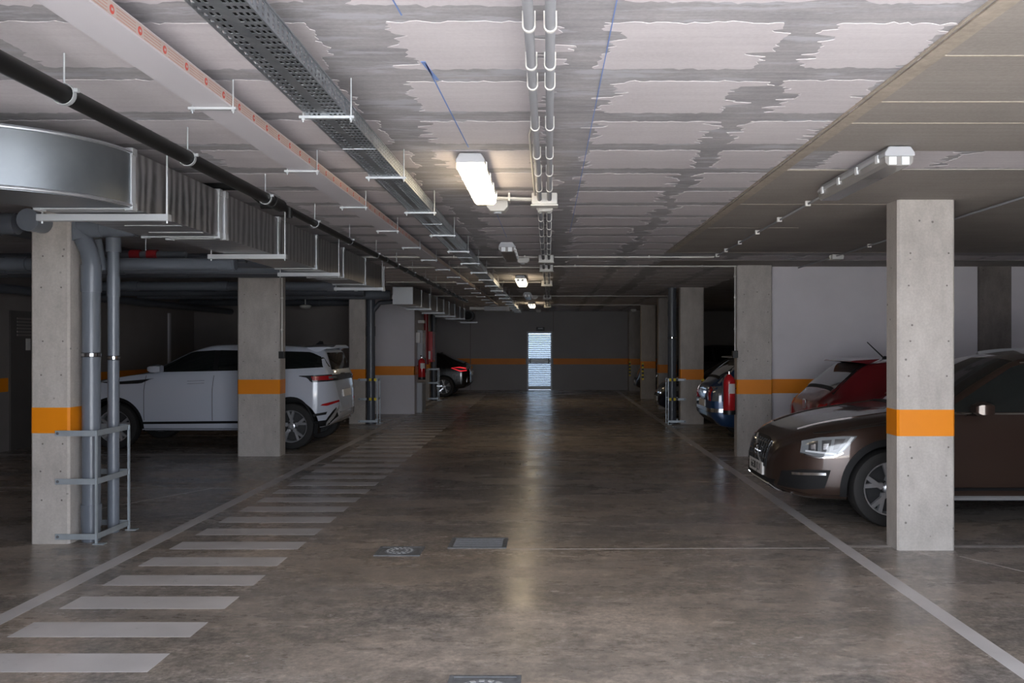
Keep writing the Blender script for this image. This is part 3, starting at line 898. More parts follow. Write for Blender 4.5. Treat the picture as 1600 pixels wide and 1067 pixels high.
# ------------------------------------------------------------------ twin-tube lamps
def lamp(x, y0, lit, label, L=1.27, rot=0.0):
    t = thing('tube_lamp', label, 'lamp', (x, y0 + L / 2, CZ), group='twin-tube ceiling lamps')
    w = .085
    body = [(-w * .72, 0), (w * .72, 0), (w, -.035), (w, -.055), (-w, -.055), (-w, -.035)]
    zz = CZ - .012
    mb = MB(); mb.prism([(x + a, zz + b) for a, b in body], y0, y0 + L, 'y'); part('housing', mb, 'housing_grey', t, bevel=.006)
    dif = [(-w * .94, -.055), (-w * .90, -.090), (-w * .70, -.106), (w * .70, -.106), (w * .90, -.090), (w * .94, -.055)]
    mb = MB(); mb.prism([(x + a, zz + b) for a, b in dif], y0 + .015, y0 + L - .015, 'y'); part('diffuser', mb, 'diffuser_lit' if lit else 'diffuser_off', t, True)
    for sx in (-.036, .036):
        mb = MB(); mb.box(x + sx - .022, x + sx + .022, y0 + .009, y0 + .016, zz - .102, zz - .056); part('lamp_holder', mb, 'holder_white', t, bevel=.006)
        mb = MB(); mb.tube([(x + sx, y0 + .1, zz), (x + sx, y0 + .1, CZ)], .008, 8); part('mount', mb, 'housing_grey', t)
    for i in range(4):
        for s in (-1, 1):
            yy = y0 + .12 + i * (L - .24) / 3
            mb = MB(); mb.box(x + s * w - .006, x + s * w + .006, yy - .018, yy + .018, zz - .074, zz - .03); part('latch', mb, 'holder_white', t)
    return t
lamp(-.455, 5.20, True, 'nearest lit tube lamp above the aisle')
lamp(-.455, 9.75, False, 'unlit tube lamp, second along the aisle')
lamp(-.455, 14.5, True, 'lit tube lamp, third along the aisle')
lamp(-.455, 19.2, False, 'unlit tube lamp, fourth along the aisle')
lamp(-.455, 23.9, True, 'lit tube lamp, fifth along the aisle, near the far wall')
lamp(1.97, 5.02, False, 'unlit tube lamp on the smooth ceiling above the brown car')
def run_conduit(pts, label, clips, m='black_plastic', r=.009):
    t = thing('ceiling_conduit', label, 'conduit', pts[0])
    mb = MB(); mb.tube(pts, r, 10); part('conduit_run', mb, 'conduit_grey', t, True)
    for (x, y) in clips:
        mb = MB(); mb.box(x - .02, x + .02, y - .012, y + .012, CZ - .045, CZ - .005); part('clip', mb, 'clip_white', t)
    return t
run_conduit([(2.02, 6.28, CZ - .028), (2.05, 8.5, CZ - .028), (2.10, 11.36, CZ - .028)], 'conduit running on from the unlit lamp above the brown car',
            [(2.02, 6.6), (2.025, 7.0), (2.035, 7.9), (2.05, 8.8), (2.07, 9.7), (2.08, 10.5), (2.09, 11.1)])
run_conduit([(3.48, 2.0, CZ - .028), (3.55, 7.2, CZ - .028), (3.60, 12.9, CZ - .028)], 'conduit on the ceiling behind the tall pale column', [(3.5, 4.5), (3.52, 6.2), (3.56, 8.0), (3.58, 10)])
t = thing('junction_box', 'small white box on the conduit in front of the white cross wall', 'junction box', (3.60, 11.2, CZ))
mb = MB(); mb.box(3.53, 3.67, 11.14, 11.26, CZ - .07, CZ - .006); part('box', mb, 'clip_white', t, bevel=.01)
mb = MB(); mb.tube([(3.69, 11.2, CZ - .035), (3.51, 11.2, CZ - .035)], .018, 10); part('gland', mb, 'white_plastic', t, True)
sounder(2.75, 29.0, 'pale ceiling sensor beside the last columns')

# vertical conduit with a switch on columns
def riser(x, y, z0, label, box=True):
    t = thing('wall_conduit', label, 'conduit', (x, y, z0))
    mb = MB(); mb.tube([(x, y, z0), (x, y, CZ - .01)], .010, 10); part('conduit_run', mb, 'clip_white', t, True)
    for z in (z0 + .3, z0 + .75, z0 + 1.05):
        mb = MB(); mb.box(x - .016, x + .016, y - .014, y + .014, z, z + .02); part('clip', mb, 'clip_white', t)
    if box:
        mb = MB(); mb.box(x - .04, x + .04, y - .05, y + .03, z0 - .10, z0); part('switch_box', mb, 'black_plastic', t, bevel=.006)
riser(-3.80, 12.78, 1.49, 'white conduit with a dark switch on the wide column by the white car')
riser(2.66, 12.78, 1.50, 'white conduit with a dark switch on the column with the extinguisher')

# ------------------------------------------------------------------ plastic drain pipes, left bays
def pipe(name, label, segs, m='pvc_grey', sockets=(), straps=(), cat='pipe', n=18):
    t = thing(name, label, cat, segs[0][0][0])
    for pts, r in segs:
        mb = MB(); mb.tube(pts, r, n); part('pipe_run', mb, m, t, True)
    for p0, p1, r in sockets:
        mb = MB(); mb.tube([p0, p1], r, n); part('socket', mb, m, t, True)
    for (x, y, z, r) in straps:
        mb = MB(); mb.lathe([(r, -.012), (r + .004, -.012), (r + .004, .012), (r, .012)], (x, y, z), 'z', 20, close=True); part('strap', mb, 'chrome', t, True)
        mb = MB(); mb.lathe([(r, -.018), (r + .003, -.018), (r + .003, .018), (r, .018)], (x, y, z), 'z', 20, close=True); part('strap_rubber', mb, 'black_plastic', t, True)
    return t
X1, Y1 = -3.715, 7.28
pipe('downpipe', 'thick grey plastic downpipe beside the left edge column', [([(X1, Y1, 0), (X1, Y1, 2.27), (X1 - .02, Y1, 2.36), (X1 - .09, Y1 + .0, 2.50)], .070)],
     sockets=[((X1, Y1, .12), (X1, Y1, .30), .078), ((X1, Y1, 2.02), (X1, Y1, 2.24), .078), ((X1 - .085, Y1, 2.44), (X1 - .12, Y1, 2.53), .085)], straps=[(X1, Y1, 1.51, .071)])
X2, Y2 = -3.70, 7.62
pipe('downpipe', 'thinner grey downpipe behind the thick one at the left edge', [([(X2, Y2, 0), (X2, Y2, 2.46)], .047)],
     sockets=[((X2, Y2, 2.0), (X2, Y2, 2.18), .053), ((X2, Y2, 2.38), (X2, Y2, 2.5), .062)], straps=[(X2, Y2, 1.48, .048)])
pipe('downpipe', 'slanting narrow grey pipe between the two downpipes', [([(X2 - .14, Y2, 2.48), (X2 - .115, Y2, 2.36), (X2 - .09, Y2, 2.22)], [.04, .036, .03])])
pipe('collector_pipe', 'horizontal grey collector pipe above the downpipes', [([(-3.90, 7.28, 2.545), (-3.35, 7.28, 2.545)], .077), ([(-3.35, 7.28, 2.545), (-3.10, 7.30, 2.56)], .05)],
     sockets=[((-3.90, 7.28, 2.545), (-3.80, 7.28, 2.545), .086), ((-3.72, 7.28, 2.545), (-3.62, 7.28, 2.545), .083)])
pipe('collector_pipe', 'grey pipe with a round end cap above the left edge column', [([(-4.03, 6.95, 2.56), (-4.03, 7.14, 2.56)], .082)], sockets=[((-4.03, 6.93, 2.56), (-4.03, 7.0, 2.56), .088)])
pipe('collector_pipe', 'grey pipe stub left of the round end cap', [([(-7.9, 7.02, 2.54), (-4.16, 7.02, 2.54)], .085)], 'pvc_dark', sockets=[((-4.5, 7.02, 2.54), (-4.3, 7.02, 2.54), .093)])
k_ = 0
names = ['nearest dark pipe crossing above the left bays', 'second dark pipe crossing above the left bays', 'third dark pipe crossing above the left bays', 'dark pipe crossing just before the wide column',
         'dark pipe crossing above the white car bonnet', 'dark pipe crossing above the white car roof', 'dark pipe crossing beyond the white car', 'dark pipe crossing before the white wall end']
for y, z, r, x1 in ((8.6, 2.365, .058, -3.0), (9.5, 2.48, .08, -2.7), (10.6, 2.49, .065, -2.8), (12.5, 2.605, .085, -3.3), (14.0, 2.5, .07, -3.3), (15.6, 2.5, .075, -3.2), (17.6, 2.56, .09, -3.1), (19.6, 2.50, .075, -4.2)):
    pipe('cross_pipe', names[k_], [([(XL + .02, y, z), (x1, y, z)], r)], 'pvc_dark' if k_ % 2 else 'pvc_grey',
         sockets=[((-5.2, y, z), (-5.0, y, z), r + .01), ((-6.6, y, z), (-6.4, y, z), r + .01), ((x1 - .02, y, z), (x1 - .16, y, z), r + .01)])
    k_ += 1
pipe('long_pipe', 'dark pipe running lengthwise above the white car', [([(-4.9, 8.0, 2.645), (-4.9, 12.3, 2.645)], .062)], 'pvc_dark')
pipe('long_pipe', 'dark pipe running lengthwise along the left wall', [([(-7.2, 8.8, 2.33), (-7.2, 20.3, 2.33)], .065)], 'pvc_dark')
pipe('sprinkler_pipe', 'dark pipe with red couplings above the left bay', [([(-3.05, 9.05, 2.46), (-7.6, 9.05, 2.46)], .045)], 'pvc_dark')
t = thing('pipe_coupling', 'pair of red couplings on the pipe above the left bay', 'pipe coupling', (-4.0, 9.0, 2.5))
for x in (-4.10, -3.93):
    mb = MB(); mb.tube([(x - .05, 8.9, 2.485), (x + .05, 8.9, 2.485)], .05, 14); part('coupling', mb, 'valve_red', t, True)
mb = MB(); mb.tube([(-4.45, 8.9, 2.485), (-3.6, 8.9, 2.485)], .035, 12); part('pipe_run', mb, 'pvc_dark', t, True)
mb = MB(); mb.tube([(-4.0, 8.9, 2.485), (-4.0, 8.9, CZ)], .006, 8); part('hanger_rod', mb, 'bright_zinc', t, True)
# round white ceiling lamp beyond the white car
t = thing('bulkhead_lamp', 'small round pale lamp hanging beyond the white car', 'lamp', (-5.1, 18.8, 2.36))
mb = MB(); mb.lathe([(.001, 2.33), (.09, 2.34), (.12, 2.37), (.12, 2.40), (.05, 2.42)], (-5.1, 18.8, 0), n=24); part('glass_bowl', mb, 'clip_white', t, True)
mb = MB(); mb.tube([(-5.1, 18.8, 2.40), (-5.1, 18.8, CZ)], .012, 8); part('stem', mb, 'white_plastic', t, True)

# downpipes further back
pipe('downpipe', 'dark downpipe with a side branch beside the white painted wall end', [([(-3.56, 17.95, 0), (-3.56, 17.95, CZ)], .085), ([(-3.52, 17.95, 2.25), (-3.38, 17.95, 2.42), (-2.95, 17.95, 2.46)], .05)], 'pvc_dark',
     sockets=[((-3.56, 17.95, 1.75), (-3.56, 17.95, 1.95), .094)], straps=[(-3.56, 17.95, 1.78, .086)])
pipe('downpipe', 'dark downpipe behind the yellow-taped guard right of the aisle', [([(2.475, 17.95, 0), (2.475, 17.95, CZ)], .085)], 'pvc_dark',
     sockets=[((2.475, 17.95, 2.15), (2.475, 17.95, 2.45), .093)], straps=[(2.475, 17.95, 1.72, .086)])
pipe('downpipe', 'dark downpipe on the far left column', [([(-3.24, 25.3, 0), (-3.24, 25.3, CZ)], .08)], 'pvc_dark')
# red sprinkler riser on the wall end
t = thing('riser_pipe', 'red sprinkler riser on the side of the white wall end', 'pipe', (-2.97, 21.75, 1.0))
mb = MB(); mb.tube([(-2.97, 21.75, 1.15), (-2.97, 21.75, CZ)], .055, 14); part('pipe_run', mb, 'valve_red', t, True)
mb = MB(); mb.tube([(-2.97, 21.75, 1.1), (-2.97, 21.75, 1.2)], .07, 14); part('flange', mb, 'valve_red', t, True)
t = thing('hose_cabinet', 'red fire hose cabinet on the side of the white wall end', 'hose cabinet', (-2.95, 22.1, 1.1))
mb = MB(); mb.box(-3.05, -2.83, 21.86, 22.36, 1.15, 1.9); part('cabinet', mb, 'fire_red', t, bevel=.01)
mb = MB(); mb.box(-2.83, -2.826, 21.90, 22.32, 1.2, 1.85); part('door', mb, 'valve_red', t)
mb = MB(); mb.box(-2.99, -2.88, 21.855, 21.86, 1.22, 1.42); part('notice', mb, 'label_white', t)
t = thing('control_panel', 'grey control panel with white notices on the side of the wall end', 'control panel', (-2.98, 20.9, 1.2))
mb = MB(); mb.box(-3.05, -2.93, 20.85, 21.35, 1.22, 1.92); part('cabinet', mb, 'housing_grey', t, bevel=.01)
mb = MB(); mb.box(-2.93, -2.926, 20.9, 21.1, 1.6, 1.85); part('notice', mb, 'label_white', t)
mb = MB(); mb.box(-3.05, -2.96, 20.62, 20.70, 1.62, 1.86); part('switch_box', mb, 'label_white', t, bevel=.006)
t = thing('bell_lamp', 'small white lamp above the control panel', 'lamp', (-2.98, 21.0, 2.1))
mb = MB(); mb.box(-3.05, -2.90, 20.95, 21.1, 2.08, 2.15); part('housing', mb, 'clip_white', t, bevel=.01)
mb = MB(); mb.box(-3.03, -2.92, 20.94, 20.95, 2.09, 2.12); part('lens', mb, 'label_white', t)
t = thing('metal_bin', 'grey metal locker at the foot of the white wall end', 'locker', (-2.98, 21.2, 0))
mb = MB(); mb.box(-3.049, -2.93, 20.75, 21.4, 0, .70); part('body', mb, 'housing_grey', t, bevel=.008)
mb = MB(); mb.box(-2.93, -2.925, 20.80, 21.35, .05, .66); part('door', mb, 'conduit_grey', t)

# fire extinguishers
def extinguisher(x, y, z, r, h, side, label):
    t = thing('fire_extinguisher', label, 'fire extinguisher', (x, y, z))
    mb = MB(); mb.lathe([(.001, 0), (r * .9, 0), (r, .02), (r, h * .80), (r * .85, h * .88), (r * .42, h * .94), (r * .30, h * .97), (.001, h * .97)], (x, y, z), n=24); part('cylinder', mb, 'fire_red', t, True)
    mb = MB(); mb.lathe([(r * 1.02, -.01), (r * 1.02, .05), (r * .9, .05), (r * .9, -.01)], (x, y, z), n=24, close=True); part('foot_ring', mb, 'black_plastic', t, True)
    mb = MB(); mb.tube([(x, y, z + h * .95), (x, y, z + h * 1.04)], r * .22, 12); v = part('valve', mb, 'chrome', t, True)
    mb = MB(); mb.bar((x, y, z + h * 1.05), (x + side * .01, y - r * 1.3, z + h * 1.10), .02, .012); part('lever', mb, 'black_plastic', v)
    mb = MB(); mb.tube([(x, y, z + h), (x - side * r * .9, y - r * .3, z + h * .98), (x - side * r * 1.15, y - r * .4, z + h * .75), (x - side * r * 1.1, y - r * .4, z + h * .3)], .010, 8); part('hose', mb, 'black_plastic', t, True)
    n_ = 8; mb = MB()
    for i in range(n_):
        a0 = -math.pi / 2 + (-.25 + 1.35 * i / n_) ; a1 = -math.pi / 2 + (-.25 + 1.35 * (i + 1) / n_)
        q = r * 1.006
        mb.quad((x + q * math.cos(a0), y + q * math.sin(a0), z + h * .50), (x + q * math.cos(a1), y + q * math.sin(a1), z + h * .50), (x + q * math.cos(a1), y + q * math.sin(a1), z + h * .74), (x + q * math.cos(a0), y + q * math.sin(a0), z + h * .74))
    part('label_plate', mb, 'label_white', t)
    mb = MB(); mb.box(x - .012 + side * r * .9, x + .012 + side * (r + .03), y - .03, y + .03, z + h * .6, z + h * .64); part('bracket', mb, 'black_plastic', t)
    return t
extinguisher(2.585, 12.82, .60, .085, .58, 1, 'red fire extinguisher hung on the right column beside the blue car')
extinguisher(-2.93, 20.72, .78, .085, .50, -1, 'red fire extinguisher hung on the side of the white wall end')

# steel guards round the downpipes
def guard(xc, xf, y0, y1, label, tape=False, h=.90, xb=None):
    """three flat hoops fixed to the column at xc, going out to xf, from y0 to y1"""
    t = thing('pipe_guard', label, 'pipe guard', ((xc + xf) / 2, (y0 + y1) / 2, 0))
    for z in (.06, .50, .885):
        mb = MB(); w, th = .045, .006
        mb.box(min(xc, xf), max(xc, xf), y0 - th, y0, z - w / 2, z + w / 2)
        mb.box(xf - th / 2, xf + th / 2, y0, y1, z - w / 2, z + w / 2)
        xb_ = xc if xb is None else xb
        mb.box(min(xb_, xf), max(xb_, xf), y1, y1 + th, z - w / 2, z + w / 2)
        hp = part('hoop', mb, 'guard_steel', t)
        mb = MB(); mb.lathe([(.001, -.012), (.010, -.012), (.012, -.006)], (xc + (.02 if xf > xc else -.02), y0, z), 'y', 10); part('bolt', mb, 'iron', hp)
        if tape and z > .3:
            for i in range(4):
                x0 = xf + (xc - xf) * (.04 + i * .13); x1 = xf + (xc - xf) * (.04 + (i + 1) * .13)
                mb = MB(); mb.box(min(x0, x1), max(x0, x1), y0 - th - .002, y0 - th, z - w / 2 - .004, z + w / 2 + .004); part('tape', mb, 'hazard_yellow' if i % 2 == 0 else 'black_plastic', hp)
    for y in (y0 + .008, y1 - .008):
        mb = MB(); mb.box(xf - .010, xf + .006, y - .010, y + .010, 0, h); u = part('upright', mb, 'guard_steel', t)
        mb = MB(); mb.box(xf - .02, xf + .07, y - .03, y + .03, 0, .006); part('foot_plate', mb, 'guard_steel', u)
guard(-3.935, -3.61, 7.15, 7.72, 'galvanised three-hoop guard round the thick downpipes at the left edge')
guard(-3.78, -3.40, 17.8, 18.1, 'pipe guard with yellow tape beside the white painted wall end', True, xb=-3.655)
guard(2.72, 2.375, 17.75, 18.1, 'pipe guard with yellow tape round the dark downpipe right of the aisle', True, xb=2.615)
guard(-3.40, -3.10, 25.15, 25.45, 'pipe guard on the far left column beside the black car', xb=-3.345)
# ------------------------------------------------------------------ cars
def curve(keys):
    """monotone cubic through (x, v) keys"""
    k = sorted(keys); xs = [a for a, _ in k]; vs = [b for _, b in k]; n = len(k)
    d = [(vs[i + 1] - vs[i]) / (xs[i + 1] - xs[i]) for i in range(n - 1)]
    m = [d[0]] + [0 if d[i - 1] * d[i] <= 0 else 2 * d[i - 1] * d[i] / (d[i - 1] + d[i]) for i in range(1, n - 1)] + [d[-1]]
    def f(x):
        if x <= xs[0]: return vs[0]
        if x >= xs[-1]: return vs[-1]
        i = 0
        while xs[i + 1] < x: i += 1
        h = xs[i + 1] - xs[i]; t = (x - xs[i]) / h
        return (2*t**3 - 3*t**2 + 1) * vs[i] + (t**3 - 2*t**2 + t) * h * m[i] + (-2*t**3 + 3*t**2) * vs[i + 1] + (t**3 - t**2) * h * m[i + 1]
    return f

class Car:
    def __init__(s, label, loc, rz, L, top, belt, low, wid, wtop, paint, fa, ra, wr, arch, track, rim=5, crown=.05, xmap=None):
        s.xmap = xmap or (lambda x: x)
        s.root = thing('car', label, 'car', loc, rz=rz)
        WINV[s.root.name] = Matrix()
        s.L = L; s.fa = fa; s.ra = ra; s.wr = wr; s.arch = arch
        ft, fb, fl, fw, fwt = map(curve, (top, belt, low, wid, wtop))
        N = 64; xs = [-L / 2 * math.cos(math.pi * i / N) * .55 + (-L / 2 + L * i / N) * .45 for i in range(N + 1)]
        rings = []
        for x in xs:
            zt, zb, zl, w, wt = ft(x), fb(x), fl(x), fw(x), fwt(x)
            zb = min(zb, zt - .012); h = zb - zl; c = min(crown, .5 * (zt - zb))
            wt = min(wt, w * .955)
            cp = [(0, zl), (w * .55, zl), (w * .90, zl + .01), (w * .975, zl + .10 * h + .015), (w * .995, zl + .30 * h), (w, zl + .55 * h), (w * .992, zl + .80 * h), (w * .955, zb),
                  ((w * .955 + wt) / 2 + .022 * min(1, (zt - zb) / .3), (zb + zt - c) / 2), (wt, zt - c), (wt * .86, zt - c * .42), (wt * .5, zt - c * .1), (0, zt)]
            half = []
            for i in range(len(cp) - 1):
                p0 = cp[max(i - 1, 0)]; p1 = cp[i]; p2 = cp[i + 1]; p3 = cp[min(i + 2, len(cp) - 1)]
                if i in (0, 1): sub = 1
                else: sub = 3
                for j in range(sub):
                    t = j / sub
                    if i == 7 and False: q = p1
                    q = tuple(.5 * ((2 * b) + (c_ - a) * t + (2 * a - 5 * b + 4 * c_ - d) * t * t + (3 * b - a - 3 * c_ + d) * t ** 3) for a, b, c_, d in zip(p0, p1, p2, p3))
                    half.append(q)
            half.append(cp[-1])
            X = s.xmap(x)
            rings.append([(X, y, z) for y, z in half] + [(X, -y, z) for y, z in half[-2:0:-1]])
        n = len(rings[0]); mb = MB()
        for r_ in rings: mb.v += r_
        for i in range(len(rings) - 1):
            for j in range(n):
                mb.f.append((i * n + j, i * n + (j + 1) % n, (i + 1) * n + (j + 1) % n, (i + 1) * n + j)); mb.m.append(0)
        for e, i in ((0, 0), (1, len(rings) - 1)):
            cxx = sum(p[0] for p in rings[i]) / n; czz = (rings[i][0][2] + rings[i][len(half) - 1][2]) / 2
            c0 = len(mb.v); mb.v.append((cxx, 0, czz))
            for j in range(n):
                mb.f.append((i * n + j, i * n + (j + 1) % n, c0)); mb.m.append(0)
        me = mesh(mb, [paint, 'trim_black'], True)
        s.bvh = BVHTree.FromPolygons([v.co.copy() for v in me.vertices], [tuple(p.vertices) for p in me.polygons])
        o = link('body', me, s.root)
        # wheel housings
        cut = MB()
        for xw in (fa, ra):
            for sd in (1, -1):
                cut.lathe([(.001, track - .20), (arch, track - .20), (arch, track + .45), (.001, track + .45)] if sd > 0 else [(.001, -track - .45), (arch, -track - .45), (arch, -track + .20), (.001, -track + .20)], (xw, 0, wr), 'y', 40)
        cme = mesh(cut, 'trim_black'); bm_ = bmesh.new(); bm_.from_mesh(cme); bmesh.ops.remove_doubles(bm_, verts=bm_.verts, dist=.0015); bmesh.ops.recalc_face_normals(bm_, faces=bm_.faces); bm_.to_mesh(cme); bm_.free()
        co = bpy.data.objects.new('housing_cutter', cme); COL.objects.link(co)
        md = o.modifiers.new('housing', 'BOOLEAN'); md.object = co; md.operation = 'DIFFERENCE'; md.solver = 'EXACT'
        co.matrix_world = s.root.matrix_basis.copy()
        co.location = loc; co.rotation_euler = (0, 0, rz)
        bpy.context.view_layer.update()
        dg = bpy.context.evaluated_depsgraph_get()
        new = bpy.data.meshes.new_from_object(o.evaluated_get(dg))
        o.modifiers.clear(); o.data = new
        bpy.data.objects.remove(co, do_unlink=True)
        for p in new.polygons:
            c = p.center
            inside = False
            for xw in (fa, ra):
                d = math.hypot(c.x - xw, c.z - wr)
                if d < arch * 1.003 and abs(c.y) > track - .21 and (d > arch * .975 or abs(abs(c.y) - track + .20) < .01): inside = True
            if c.z < fl(c.x) + .004: inside = True
            p.material_index = 1 if inside else 0
        s.body = o
        s.wheels(track, rim)
    def wheels(s, track, rim):
        wr = s.wr; tw = .105
        rr = wr * .70
        tm = MB(); tm.lathe([(rr, -tw * .9), (rr * 1.03, -tw), (wr * .88, -tw * 1.06), (wr * .965, -tw * .95), (wr, -tw * .7), (wr, tw * .7), (wr * .965, tw * .95), (wr * .88, tw * 1.06), (rr * 1.03, tw), (rr, tw * .9)], n=44, axis='y')
        tme = mesh(tm, 'tyre', True)
        grooves = MB()
        bm_ = MB(); bm_.lathe([(rr * 1.0, -tw * .9), (rr * .96, -tw * .8), (rr * .90, 0), (rr * .88, tw * .5), (rr * .95, tw * .88), (rr * 1.0, tw * .93)], n=40, axis='y')
        bme = mesh(bm_, 'alloy', True)
        bk = MB(); bk.lathe([(.001, tw * .05), (rr * .9, tw * .05), (rr * .9, -tw * .3), (.001, -tw * .3)], n=32, axis='y'); bkm = mesh(bk, 'alloy_dark')
        sp = MB()
        hb = rr * .22
        for dy in (-.085, .085):
            # one arm of a twin spoke, tapering outwards, dished
            p = [(hb * .7, dy * .55 * rr / .22 * .9), (rr * .93, dy * 1.25 * rr / .22 * .9)]
            w0, w1 = rr * .085, rr * .075
            q = []
            for (x, z), w, yy in ((p[0], w0, tw * .62), (p[1], w1, tw * .86)):
                q += [(x, yy, z - w), (x, yy, z + w), (x, yy - .03, z + w * 1.2), (x, yy - .03, z - w * 1.2)]
            b = len(sp.v); sp.v += q
            for f in ((0, 1, 2, 3), (7, 6, 5, 4), (0, 4, 5, 1), (1, 5, 6, 2), (2, 6, 7, 3), (3, 7, 4, 0)):
                sp.f.append(tuple(b + i for i in f)); sp.m.append(0)
        spm = mesh(sp, 'alloy')
        hm = MB(); hm.lathe([(.001, tw * .74), (hb * .55, tw * .74), (hb * .62, tw * .70), (hb, tw * .66), (hb * 1.05, tw * .3)], n=24, axis='y'); hme = mesh(hm, 'alloy', True)
        for xw in (s.fa, s.ra):
            for sd in (1, -1):
                w = link('wheel', tme, s.root)
                w.location = (xw, sd * track, wr); w.rotation_euler = (0, 0, 0 if sd > 0 else math.pi)
                for nm, me in (('rim', bme), ('brake', bkm), ('hub', hme)):
                    link(nm, me, w)
                for i in range(rim):
                    sk = link('spoke', spm, w); sk.rotation_euler = (0, 2 * math.pi * i / rim + .35, 0)
    def hit(s, view, a, b):
        if view in 'LRT': a = s.xmap(a)
        if view in ('L', 'R'):
            sg = 1 if view == 'L' else -1
            o, d = Vector((a, 3 * sg, b)), Vector((0, -sg, 0))
        elif view == 'F': o, d = Vector((6, a, b)), Vector((-1, 0, 0))
        elif view == 'B': o, d = Vector((-6, a, b)), Vector((1, 0, 0))
        else: o, d = Vector((a, b, 5)), Vector((0, 0, -1))
        p, nrm, _, _ = s.bvh.ray_cast(o, d)
        if p is None:
            q = o + d * (3 if view in ('L', 'R') else 6 - s.L / 2)
            p, nrm, _, _ = s.bvh.find_nearest(q)
        if nrm.dot(d) > 0: nrm = -nrm
        return p, nrm
    def patch(s, name, view, low, high, m, nu=10, nv=3, off=.004, inn=.006, parent=None, smooth=True, label=None):
        def res(pl, t):
            d = [0]
            for p, q in zip(pl, pl[1:]): d.append(d[-1] + math.hypot(q[0] - p[0], q[1] - p[1]))
            T = t * d[-1]
            for i in range(len(pl) - 1):
                if T <= d[i + 1] + 1e-9:
                    u = (T - d[i]) / max(1e-9, d[i + 1] - d[i])
                    return (pl[i][0] + (pl[i + 1][0] - pl[i][0]) * u, pl[i][1] + (pl[i + 1][1] - pl[i][1]) * u)
            return pl[-1]
        mb = MB(); W = nu + 1
        for layer in (off, -inn):
            for j in range(nv + 1):
                for i in range(W):
                    a = res(low, i / nu); c = res(high, i / nu); v = j / nv
                    p, nrm = s.hit(view, a[0] + (c[0] - a[0]) * v, a[1] + (c[1] - a[1]) * v)
                    mb.v.append(tuple(p + nrm * layer))
        K = W * (nv + 1)
        for j in range(nv):
            for i in range(nu):
                q = (j * W + i, j * W + i + 1, (j + 1) * W + i + 1, (j + 1) * W + i)
                mb.f.append(q); mb.m.append(0); mb.f.append(tuple(K + x for x in q[::-1])); mb.m.append(0)
        edge = [i for i in range(W)] + [j * W + nu for j in range(1, nv + 1)] + [nv * W + i for i in range(nu - 1, -1, -1)] + [j * W for j in range(nv - 1, 0, -1)]
        for a, c in zip(edge, edge[1:] + edge[:1]):
            mb.f.append((a, c, K + c, K + a)); mb.m.append(0)
        return part(name, mb, m, parent or s.root, smooth, label=label)
    def both(s, name, low, high, m, **k):
        return [s.patch(name, v, low, high, m, **k) for v in ('L', 'R')]
    def line(s, name, pts, w, m, view=None, **k):
        """thin strip along a polyline, on both sides"""
        lo, hi = [], []
        for i, p in enumerate(pts):
            a = pts[max(i - 1, 0)]; c = pts[min(i + 1, len(pts) - 1)]
            dx, dz = c[0] - a[0], c[1] - a[1]; l = math.hypot(dx, dz) or 1
            lo.append((p[0] + dz / l * w / 2, p[1] - dx / l * w / 2)); hi.append((p[0] - dz / l * w / 2, p[1] + dx / l * w / 2))
        k.setdefault('nu', max(6, len(pts) * 3)); k.setdefault('nv', 1)
        if view: return [s.patch(name, view, lo, hi, m, **k)]
        return s.both(name, lo, hi, m, **k)
    def arches(s, m, w, grow=0.0, off=.008):
        for xw in (s.fa, s.ra):
            lo, hi = [], []
            for i in range(25):
                a = R(-18 + 216 * i / 24)
                for lst, r_ in ((lo, s.arch + grow - .002), (hi, s.arch + grow + w)):
                    lst.append((xw + r_ * math.cos(a), max(s.wr + r_ * math.sin(a), s.wr - .12)))
            s.both('arch_trim', lo, hi, m, nu=30, nv=2, off=off)
    def mirror(s, x, z, y, m, sx=.10):
        for sd in (1, -1):
            mb = MB()
            ring = []
            for fx, k in ((-.5, .82), (-.2, 1), (.25, .92), (.5, .55)):
                ring.append([(x + fx * sx * 1.5, sd * (y + .09 * u * k + .09), z + .065 * v_ * k) for u, v_ in ((-1, -.8), (0, -1), (1, -.75), (1, .6), (.1, 1), (-1, .7))])
            for r_ in ring: mb.v += r_
            for i in range(3):
                for j in range(6):
                    mb.f.append((i * 6 + j, i * 6 + (j + 1) % 6, (i + 1) * 6 + (j + 1) % 6, (i + 1) * 6 + j)); mb.m.append(0)
            mb.f.append(tuple(range(6))); mb.m.append(0); mb.f.append(tuple(range(18, 24))); mb.m.append(0)
            o = part('wing_mirror', mb, m, s.root, True)
            mb = MB(); mb.bar((x, sd * (y - .06), z - .05), (x, sd * (y + .06), z - .03), .05, .03); part('mirror_arm', mb, 'trim_black', o)
    def handle(s, x, z, m, w=.10):
        s.line('door_handle', [(x - w, z), (x + w, z)], .028, m, off=.022, inn=.0)
    def plate(s, view, z, text=None, w=.26, h=.055):
        p = s.patch('number_plate', view, [(-w, z - h), (w, z - h)], [(-w, z + h), (w, z + h)], 'label_white', nu=4, nv=1, off=.02, smooth=False)
        if text:
            q, _ = s.hit(view, 0, z)
            me = text_mesh(text, .105, 'seam_black', .001)
            o = link('plate_lettering', me, p)
            o.location = (q.x + (.022 if view == 'F' else -.022), 0, z)
            o.rotation_euler = (R(90), 0, R(90) if view == 'F' else R(-90))
        return p

